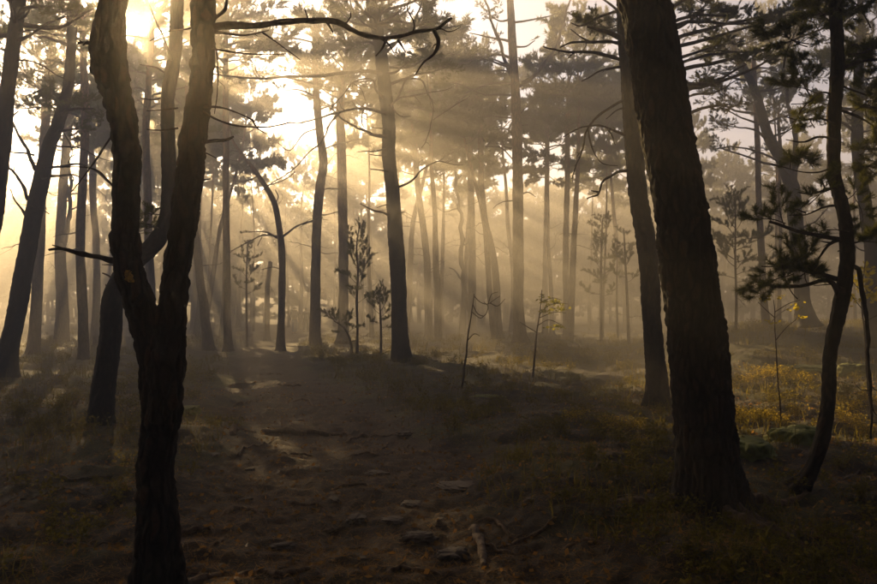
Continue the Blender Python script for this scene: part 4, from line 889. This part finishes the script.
def build_debris():
    r2 = np.random.default_rng(88); g = Geo()
    for k in range(520):                                # short broken twigs and bark flakes
        y = 3.6 + 10 * r2.random() ** 1.3; x = r2.uniform(-.62, .62) * (y + .8); a = r2.uniform(0, 6.28); l = r2.uniform(.04, .22)
        P = np.array([[x + math.cos(a) * l * q, y + math.sin(a) * l * q, 0] for q in (0, .35, .7, 1)]); P[1:3, :2] += r2.normal(size=(2, 2)) * l * .08
        r = r2.uniform(.002, .006); P[:, 2] = ground_z(P[:, 0], P[:, 1]) + r * 1.2
        V, T, Q, _ = tube(catmull(P, 7), np.linspace(r, r * .5, 7), 5); g.add(V, T, Q)
    tag(obj('twig_debris', g.mesh('twig_debris', [M_WOOD_GREY])), 'small broken twigs scattered over path and verge', 'twigs', kind='stuff')
build_debris()
V, Q = leaf_quads(np.zeros((1, 3)), .085, 0.0, np.random.default_rng(2)); V += np.array([0, 0, .012]); V[1, 2] += .012; V[3, 2] += .006
def pale_mat():
    m, nt, out = mat('pale_leaf'); geo = N(nt, 'ShaderNodeNewGeometry'); n1 = N(nt, 'ShaderNodeTexNoise', Scale=60.0, Detail=3.0); L(nt, geo.outputs['Position'], n1.inputs['Vector'])
    r = ramp(nt, n1.outputs['Fac'], [(.3, (.42, .33, .18)), (.7, (.62, .52, .32))]); p = N(nt, 'ShaderNodeBsdfPrincipled', Roughness=.7); L(nt, r.outputs[0], p.inputs['Base Color']); L(nt, p.outputs[0], out.inputs[0]); return m
tag(obj('fallen_leaf', mesh_np('fallen_leaf', V, [Q], [pale_mat()]), None, G(246, 546)), 'pale yellowish leaf lying beside the rounded dark stone', 'leaf')

# --- young trees
SPROUT = [bough_geo(9, 6, 3, 18, 0.075, 0.0034, 0.9).mesh('needle_bough', [M_TWIG, M_NEEDLE]) for _ in range(4)]
def young_pine(label, d, pts, h, seed, crown, group=None): 
    return pine(label, d, pts, h, seed, crown=crown, sides=8, step=.12, bough_set=SPROUT, name='young_pine', flare=.1, group=group, dead=2, dead_len=(.3, .7), dead_z=(.15, .4))
young_pine('bushy young pine between the wavy pine and the sturdy pine', 26.0, [(357, 354, 3.2), (357.5, 330, 2.6), (357, 300, 2.4), (358, 270, 2), (357, 245, 1.6), (360, 226, 1)], 4.4, 61, (1.7, 4.3, .85, 15))
young_pine('small young pine sprouting close beside the sturdy wavy pine', 25.0, [(381, 356, 2.6), (381, 330, 2.2), (380, 305, 1.6), (379, 290, 1)], 2.3, 62, (1.0, 2.2, .6, 12))
young_pine('stooping young pine bowed over the edge of the path', 25.0, [(352, 356, 2.6), (350, 340, 2.2), (344, 328, 1.8), (334, 321, 1)], 1.4, 63, (.8, 1.4, .6, 10))
young_pine('thin young pine with tiered needle pads in golden haze', 34.0, [(601, 340, 3.4), (601, 300, 2.8), (601, 260, 2.4), (602, 220, 1.6)], 5.6, 64, (2.0, 5.5, 1.0, 17))
young_pine('thin crooked young pine against the dark dead-boughed trunk', 32.0, [(629, 341, 3.2), (627, 300, 2.8), (625, 260, 2.2), (624, 230, 1.5)], 4.9, 65, (2.6, 4.8, .8, 9))
young_pine('wispy young pine between two other young pines in haze', 38.0, [(618, 338, 2.2), (617, 300, 2), (617, 262, 1.4), (617, 240, 1)], 5.0, 66, (3.0, 4.9, .7, 7))
young_pine('young pine with round needle clumps on the mossy rise', 24.0, [(736, 342, 3.4), (736, 300, 2.8), (735, 260, 2.2), (735, 220, 1.6), (735, 196, 1.2)], 5.1, 67, (2.4, 5.0, .95, 22))
young_pine('small young pine among the shrubs left of the slender bending pine', 33.0, [(247, 346, 2.2), (246, 300, 2), (246, 262, 1.4), (247, 240, 1)], 4.4, 68, (2.2, 4.3, .8, 12))

def leafy(label, d, stem, twigs, leaves, m, seed, name='leafy_sapling', leaf=.05, r0=1.1):
    r2 = np.random.default_rng(seed); P = np.array([W(px, py, d) for px, py in stem]); P[0, 2] = gz(P[0, 0], P[0, 1]) - .03; base = P[0].copy(); base[2] += .03
    t = empty(name, base); tag(t, label, 'sapling')
    C = catmull(P, 26); C[1:, :2] += .012 * np.stack([fbm(C * 4, 2, seed), fbm(C * 4, 2, seed + 1)], 1)[1:]
    V, T, Q, _ = tube(C, np.linspace(r0, r0 * .4, 26) / F_PX * d, 8); obj('stem', mesh_np('stem', V - base, [T, Q], [M_TWIG]), t)
    for pts in twigs:
        D = np.array([W(px, py, d + r2.uniform(-.3, .3) * k / len(pts)) for k, (px, py) in enumerate(pts)]); D = catmull(D, 14)
        V, T, Q, _ = tube(D, np.linspace(.55, .28, 14) / F_PX * d, 5); obj('twig', mesh_np('twig', V - base, [T, Q], [M_TWIG]), t)
    if leaves:
        LP = []
        for (px, py, rx, ry, n) in leaves:
            o = r2.normal(size=(n, 3)) * .45; LP.append(W(px, py, d) + o * np.array([rx, rx, ry]) / F_PX * d)
        V, Q = leaf_quads(np.concatenate(LP), leaf, .6, r2); tag(obj('foliage', mesh_np('foliage', V - base, [Q], [m], smooth=False), t), kind='stuff')
leafy('bare leafless sapling with curling twigs beside the mossy slab', 14.5, [(462, 397), (464, 375), (467, 345), (471, 318), (474, 294)],
      [[(474, 296), (480, 302), (488, 304), (494, 300), (500, 296)], [(473, 305), (478, 314), (484, 316), (488, 308), (484, 302)], [(490, 303), (497, 306), (505, 299)], [(472, 312), (480, 318), (486, 314)], [(468, 340), (474, 334), (480, 336)], [(488, 304), (492, 294), (498, 292)]], [], None, 71)
leafy('slim sapling with a spray of yellow-green leaves facing the haze', 17.5, [(533, 381), (535, 350), (538, 322), (541, 300), (542, 290)],
      [[(539, 315), (548, 306), (558, 303), (568, 304)], [(537, 326), (548, 320), (562, 325)], [(536, 332), (526, 326), (520, 322)], [(541, 302), (552, 298), (562, 300)], [(539, 318), (556, 312), (566, 313)]],
      [(552, 303, 13, 4, 60), (560, 309, 9, 4, 40), (546, 312, 8, 4, 25), (556, 327, 9, 3, 25), (542, 297, 4, 4, 12)], M_LEAF, 72, leaf=.09)
leafy('autumn-yellow leafy sapling behind the bent thin pine', 11.0, [(872, 428), (868, 380), (864, 330), (862, 290), (866, 262)],
      [[(863, 310), (852, 296), (846, 284)], [(863, 300), (874, 288), (884, 280)], [(864, 322), (876, 316), (888, 312)], [(862, 292), (852, 280), (850, 270)]],
      [(862, 282, 14, 10, 90), (874, 296, 10, 9, 60), (852, 300, 8, 8, 30), (868, 270, 8, 6, 30)], M_YLEAF, 73, leaf=.07, r0=1.4)
leafy('small leafy sapling with scattered golden leaves on the mossy rise', 9.5, [(782, 432), (780, 400), (777, 360), (775, 325), (774, 300)],
      [[(776, 340), (786, 328), (798, 318)], [(775, 318), (764, 308), (758, 302)], [(775, 312), (788, 304), (800, 300)]],
      [(764, 300, 6, 3, 14), (796, 308, 7, 5, 18), (780, 298, 6, 4, 12), (800, 318, 5, 4, 10), (772, 322, 5, 5, 10)], M_YLEAF, 74, leaf=.06, r0=.9)

# --- broken stump
def stump(label, px, py, top, w, d):
    p = W(px, py, d); p[2] = gz(p[0], p[1]); h = EYE + (HOR - top) / F_PX * d - p[2]; r = w / F_PX * d / 2
    C = np.array([[0, 0, z] for z in np.linspace(-.05, h, 14)]); V, T, Q, nor = tube(C, r * (1 + .5 * np.exp(-np.linspace(0, h, 14) / .15)), 18)
    n = len(nor); V[:n] += nor * (r * .25 * fbm(V[:n] * 7, 3, 4))[:, None]; k = V[:n, 2] > h * .8; V[:n][k, 2] += h * .35 * fbm(V[:n][k] * np.array([9, 9, 0]), 2, 6)
    t = empty('tree_stump', p); tag(t, label, 'stump'); obj('trunk', mesh_np('trunk', V, [T, Q], [M_BARK]), t)
stump('short broken stump with a jagged top by the pale sunlit stem', 97, 350, 337, 7, 31.0)

# --- trail blaze painted on the twin-stemmed pine
def paint_mat():
    m, nt, out = mat('ochre_paint'); geo = N(nt, 'ShaderNodeNewGeometry'); n1 = N(nt, 'ShaderNodeTexNoise', Scale=70.0, Detail=4.0); L(nt, geo.outputs['Position'], n1.inputs['Vector'])
    r = ramp(nt, n1.outputs['Fac'], [(.35, (.25, .13, .02)), (.6, (.75, .42, .04))]); p = N(nt, 'ShaderNodeBsdfPrincipled', Roughness=.6); L(nt, r.outputs[0], p.inputs['Base Color']); L(nt, p.outputs[0], out.inputs[0]); return m
def trail_mark():
    S = A_STEM; C = catmull(S, 400); V = []
    for j in range(9):
        z = W(130, 283 - 12 * j / 8, 4.3)[2]; q = C[np.argmin(np.abs(C[:, 2] - z))]
        for i in range(6):
            u = -.02 + .46 * i / 5 + .05 * math.sin(j * 2.1 + i); a = math.asin(u); r = q[3] + .014 + .002 * math.sin(i * 3 + j)
            V.append((q[0] + r * math.sin(a), q[1] - r * math.cos(a), z))
    F = [(j * 6 + i, j * 6 + i + 1, j * 6 + i + 7, j * 6 + i + 6) for j in range(8) for i in range(5) if (i, j) not in ((0, 0), (4, 7), (0, 7))]
    base = np.array(A_TREE.location); obj('trail_mark', mesh_np('trail_mark', np.array(V) - base, [np.array(F)], [paint_mat()]), A_TREE)['label'] = 'ochre paint blaze on the bark'
trail_mark()

# ------------------------------------------------------------------ two walkers on the path
def plain(name, c1, c2, scale=14.0, rough=.85):
    m, nt, out = mat(name); tc = N(nt, 'ShaderNodeTexCoord'); n1 = N(nt, 'ShaderNodeTexNoise', Scale=scale, Detail=5.0); L(nt, tc.outputs['Object'], n1.inputs['Vector'])
    r = ramp(nt, n1.outputs['Fac'], [(.35, c1), (.65, c2)]); p = N(nt, 'ShaderNodeBsdfPrincipled', Roughness=rough); L(nt, r.outputs[0], p.inputs['Base Color']); L(nt, p.outputs[0], out.inputs[0]); return m
M_SKIN = plain('skin', (.34, .20, .14), (.42, .26, .18), 6.0, .6); M_HAIR = plain('brown_hair', (.03, .02, .012), (.06, .04, .025), 60.0)
def skin_mesh(name, chains, m, parent, sub=2):
    V, E, Rr, idx = [], [], [], {}
    def vid(p):
        k = tuple(round(c, 4) for c in p[:3])
        if k not in idx: idx[k] = len(V); V.append(k); Rr.append(p[3])
        return idx[k]
    for ch in chains:
        ids = [vid(p) for p in ch]
        E += [(a, b) for a, b in zip(ids, ids[1:])]
    me = bpy.data.meshes.new(name); me.from_pydata(V, E, []); o = obj(name, me, parent); me.materials.append(m)
    sk = o.modifiers.new('skin', 'SKIN'); sl = me.skin_vertices[0].data if me.skin_vertices else None
    if sl is None: me.attributes.new; 
    for i, v in enumerate(me.skin_vertices[0].data): v.radius = (Rr[i], Rr[i]); v.use_root = (i == 0)
    sk.use_smooth_shade = True
    ss = o.modifiers.new('sub', 'SUBSURF'); ss.levels = ss.render_levels = sub
    return o
def person(label, px, d, h, jacket, trousers, step, turn, pack):
    base = W(px, 333, d); base[2] = gz(base[0], base[1]); s = h / 1.75
    t = empty('person', base); t.rotation_euler.z = turn; t.scale = (s, s, s); tag(t, label, 'person', 'walkers on the misty path')
    hip = (0, 0, .94)
    legs = []
    for sx in (-1, 1):
        f = step * sx
        legs.append([(0, 0, .96, .13), (sx * .09, 0, .90, .095), (sx * .10, f * .5 + .04, .50, .062), (sx * .10, f - .03, .10, .045), (sx * .10, f + .02, .05, .045), (sx * .11, f + .16, .035, .036)])
    torso = [(0, 0, .96, .13), (0, 0, 1.12, .125), (0, .01, 1.30, .15), (0, 0, 1.44, .11), (0, .01, 1.52, .052), (0, .02, 1.60, .085), (0, .02, 1.69, .078)]
    arms = []
    for sx in (-1, 1):
        g = -step * sx * .6
        a = [(0, 0, 1.44, .11), (sx * .19, 0, 1.41, .065), (sx * .25, g * .3 - .02, 1.14, .045), (sx * .24, g * .6 + .08, .90, .032), (sx * .235, g * .6 + .10, .83, .034)]
        arms.append(a); w = a[-1]
        for q in range(4): arms.append([w, (w[0] - .012 * sx, w[1] - .03 + .02 * q, w[2] - .06, .010), (w[0] - .03 * sx, w[1] - .026 + .02 * q, w[2] - .085 - .01 * (q in (1, 2)), .008)])
        arms.append([w, (w[0] - .005 * sx, w[1] + .045, w[2] - .02, .011), (w[0] - .02 * sx, w[1] + .055, w[2] - .05, .009)])
    b = skin_mesh('body', [torso] + legs + arms, M_SKIN, t)
    skin_mesh('trousers', [[(0, 0, .96, .15), (sx * .095, 0, .88, .112), (sx * .10, step * sx * .5 + .04, .50, .082), (sx * .10, step * sx - .02, .13, .07)] for sx in (-1, 1)] + [[(0, 0, .96, .15), (0, 0, 1.06, .145)]], trousers, t)
    skin_mesh('jacket', [[(0, 0, .86, .17), (0, 0, 1.12, .165), (0, .0, 1.32, .175), (0, 0, 1.45, .125), (0, -.01, 1.53, .085)]] + [[(0, 0, 1.45, .125), (sx * .20, 0, 1.41, .088), (sx * .26, -step * sx * .18 - .02, 1.14, .068), (sx * .245, -step * sx * .36 + .07, .90, .052)] for sx in (-1, 1)], jacket, t)
    V, T = ICO4; k = V[:, 2] > -.45 + .9 * np.maximum(V[:, 1], 0)
    HV = V * np.array([.095, .105, .12]) * (1 + .04 * fbm(V * 9, 2, 3))[:, None] + np.array([0, .01, 1.66]); keep = k[T].all(1)
    obj('hair', mesh_np('hair', HV, [T[keep]], [M_HAIR]), t)
    for sx in (-1, 1): obj('shoe', mesh_np('shoe', V * np.array([.05, .14, .05]) * np.where(V[:, 2:] < 0, .8, 1.1) + np.array([sx * .105, step * sx + .05, .045]), [T], [M_HAIR]), t)
    # face: eyes, nose and mouth on the forward side
    for sx in (-1, 1): obj('eye', mesh_np('eye', V * .013 + np.array([sx * .032, .098, 1.655]), [T], [plain('eye_white', (.6, .6, .58), (.7, .7, .68))]), t)
    obj('nose', mesh_np('nose', V * np.array([.014, .022, .028]) + np.array([0, .108, 1.63]), [T], [M_SKIN]), t)
    if pack:
        B = V.copy(); q = np.sign(B) * np.abs(B) ** .55
        BV = q * np.array([.19, .13, .27]) * (1 + .03 * fbm(B * 5, 2, 9))[:, None]
        e = empty('backpack', (Vector(base) + Matrix.Rotation(turn, 3, 'Z') @ Vector((0, -.27 * s, 1.0 * s)))); e.rotation_euler.z = turn; e.scale = (s, s, s); tag(e, 'bulky olive backpack on the back of the walker in blue jeans', 'backpack')
        mp = plain('olive_canvas', (.09, .085, .05), (.13, .12, .07)); obj('bag', mesh_np('bag', BV + np.array([0, 0, .27]), [T], [mp]), e)
        obj('pocket', mesh_np('pocket', q * np.array([.13, .06, .12]) + np.array([0, -.13, .17]), [T], [mp]), e)
        obj('lid', mesh_np('lid', q * np.array([.185, .135, .055]) + np.array([0, 0, .53]), [T], [mp]), e)
        for sx in (-1, 1):
            C = catmull(np.array([[sx * .11, .10, .50], [sx * .13, .22, .52], [sx * .14, .42, .40], [sx * .14, .44, .22], [sx * .13, .16, .05]]), 14); Vt, Tt, Qt, _ = tube(C, np.full(14, .018), 6); obj('strap', mesh_np('strap', Vt, [Tt, Qt], [mp]), e)
M_JEANS = plain('blue_denim', (.06, .085, .17), (.10, .13, .24)); M_JACKET = plain('khaki_jacket', (.045, .042, .026), (.07, .062, .04)); M_COAT = plain('dark_coat', (.03, .026, .02), (.05, .042, .035)); M_SLACKS = plain('brown_slacks', (.05, .042, .035), (.07, .06, .05))
person('walker in olive jacket and blue jeans striding along the misty path', 294.5, 50.0, 1.74, M_JACKET, M_JEANS, .20, R(10), True)
person('slighter walker in dark coat and brown trousers further up the misty path', 306, 54.0, 1.66, M_COAT, M_SLACKS, .14, R(-8), False)

# ------------------------------------------------------------------ haze
def build_haze(top):
    x0, x1, y0, y1, z0 = -230, 230, -200, 215, -3.0
    V = [(x, y, z) for z in (z0, top) for y in (y0, y1) for x in (x0, x1)]
    Fq = [(0, 2, 3, 1), (4, 5, 7, 6), (0, 1, 5, 4), (2, 6, 7, 3), (0, 4, 6, 2), (1, 3, 7, 5)]
    m, nt, out = mat('morning_haze')
    ad = N(nt, 'ShaderNodeAddShader')                 # droplets scatter broadly and, more strongly, straight on
    for k, (share, g) in enumerate(((0.74, 0.58), (0.26, 0.88))):
        v = N(nt, 'ShaderNodeVolumePrincipled'); v.inputs['Color'].default_value = (0.94, 0.90, 0.87, 1)
        v.inputs['Density'].default_value = HAZE_DENSITY * share; v.inputs['Anisotropy'].default_value = g
        L(nt, v.outputs[0], ad.inputs[k])
    L(nt, ad.outputs[0], out.inputs['Volume'])
    me = mesh_np('haze', V, [np.array(Fq)], [m], smooth=False)
    tag(obj('haze', me), 'golden morning haze hanging through the whole wood', 'haze', kind='stuff')
nb0 = len(placed); tries = 0
while len(placed) < nb0 + 125 and tries < 9000:
    tries += 1
    y = rf.uniform(72, 104); x = rf.uniform(-.66, .64) * y
    if not free(x, y, 2.9): continue
    placed.append((x, y)); far_tree(x, y, rf.uniform(11.5, 15.8), int(rf.integers(1e6)), ('pale full-crowned pine in the farthest mist beyond ' + beyond(x, y), 'farthest pines beyond ' + beyond(x, y)), 0, FAR_FULL)
rb = np.random.default_rng(17)  # pines added out of view; low dense crowns behind cut the skylight
for k in range(260):
    x, y = rb.uniform(-24, 24), rb.uniform(-18, 22)
    if abs(x) < 0.66 * max(y, 0) + 2.4 or not free(x, y, 3.0): continue
    placed.append((x, y)); far_tree(x, y, rb.uniform(10.5, 13), int(rb.integers(1e6)), FAR_UNSEEN, 0, FAR_FULL if y < -3 else FAR)
build_haze(18.2)
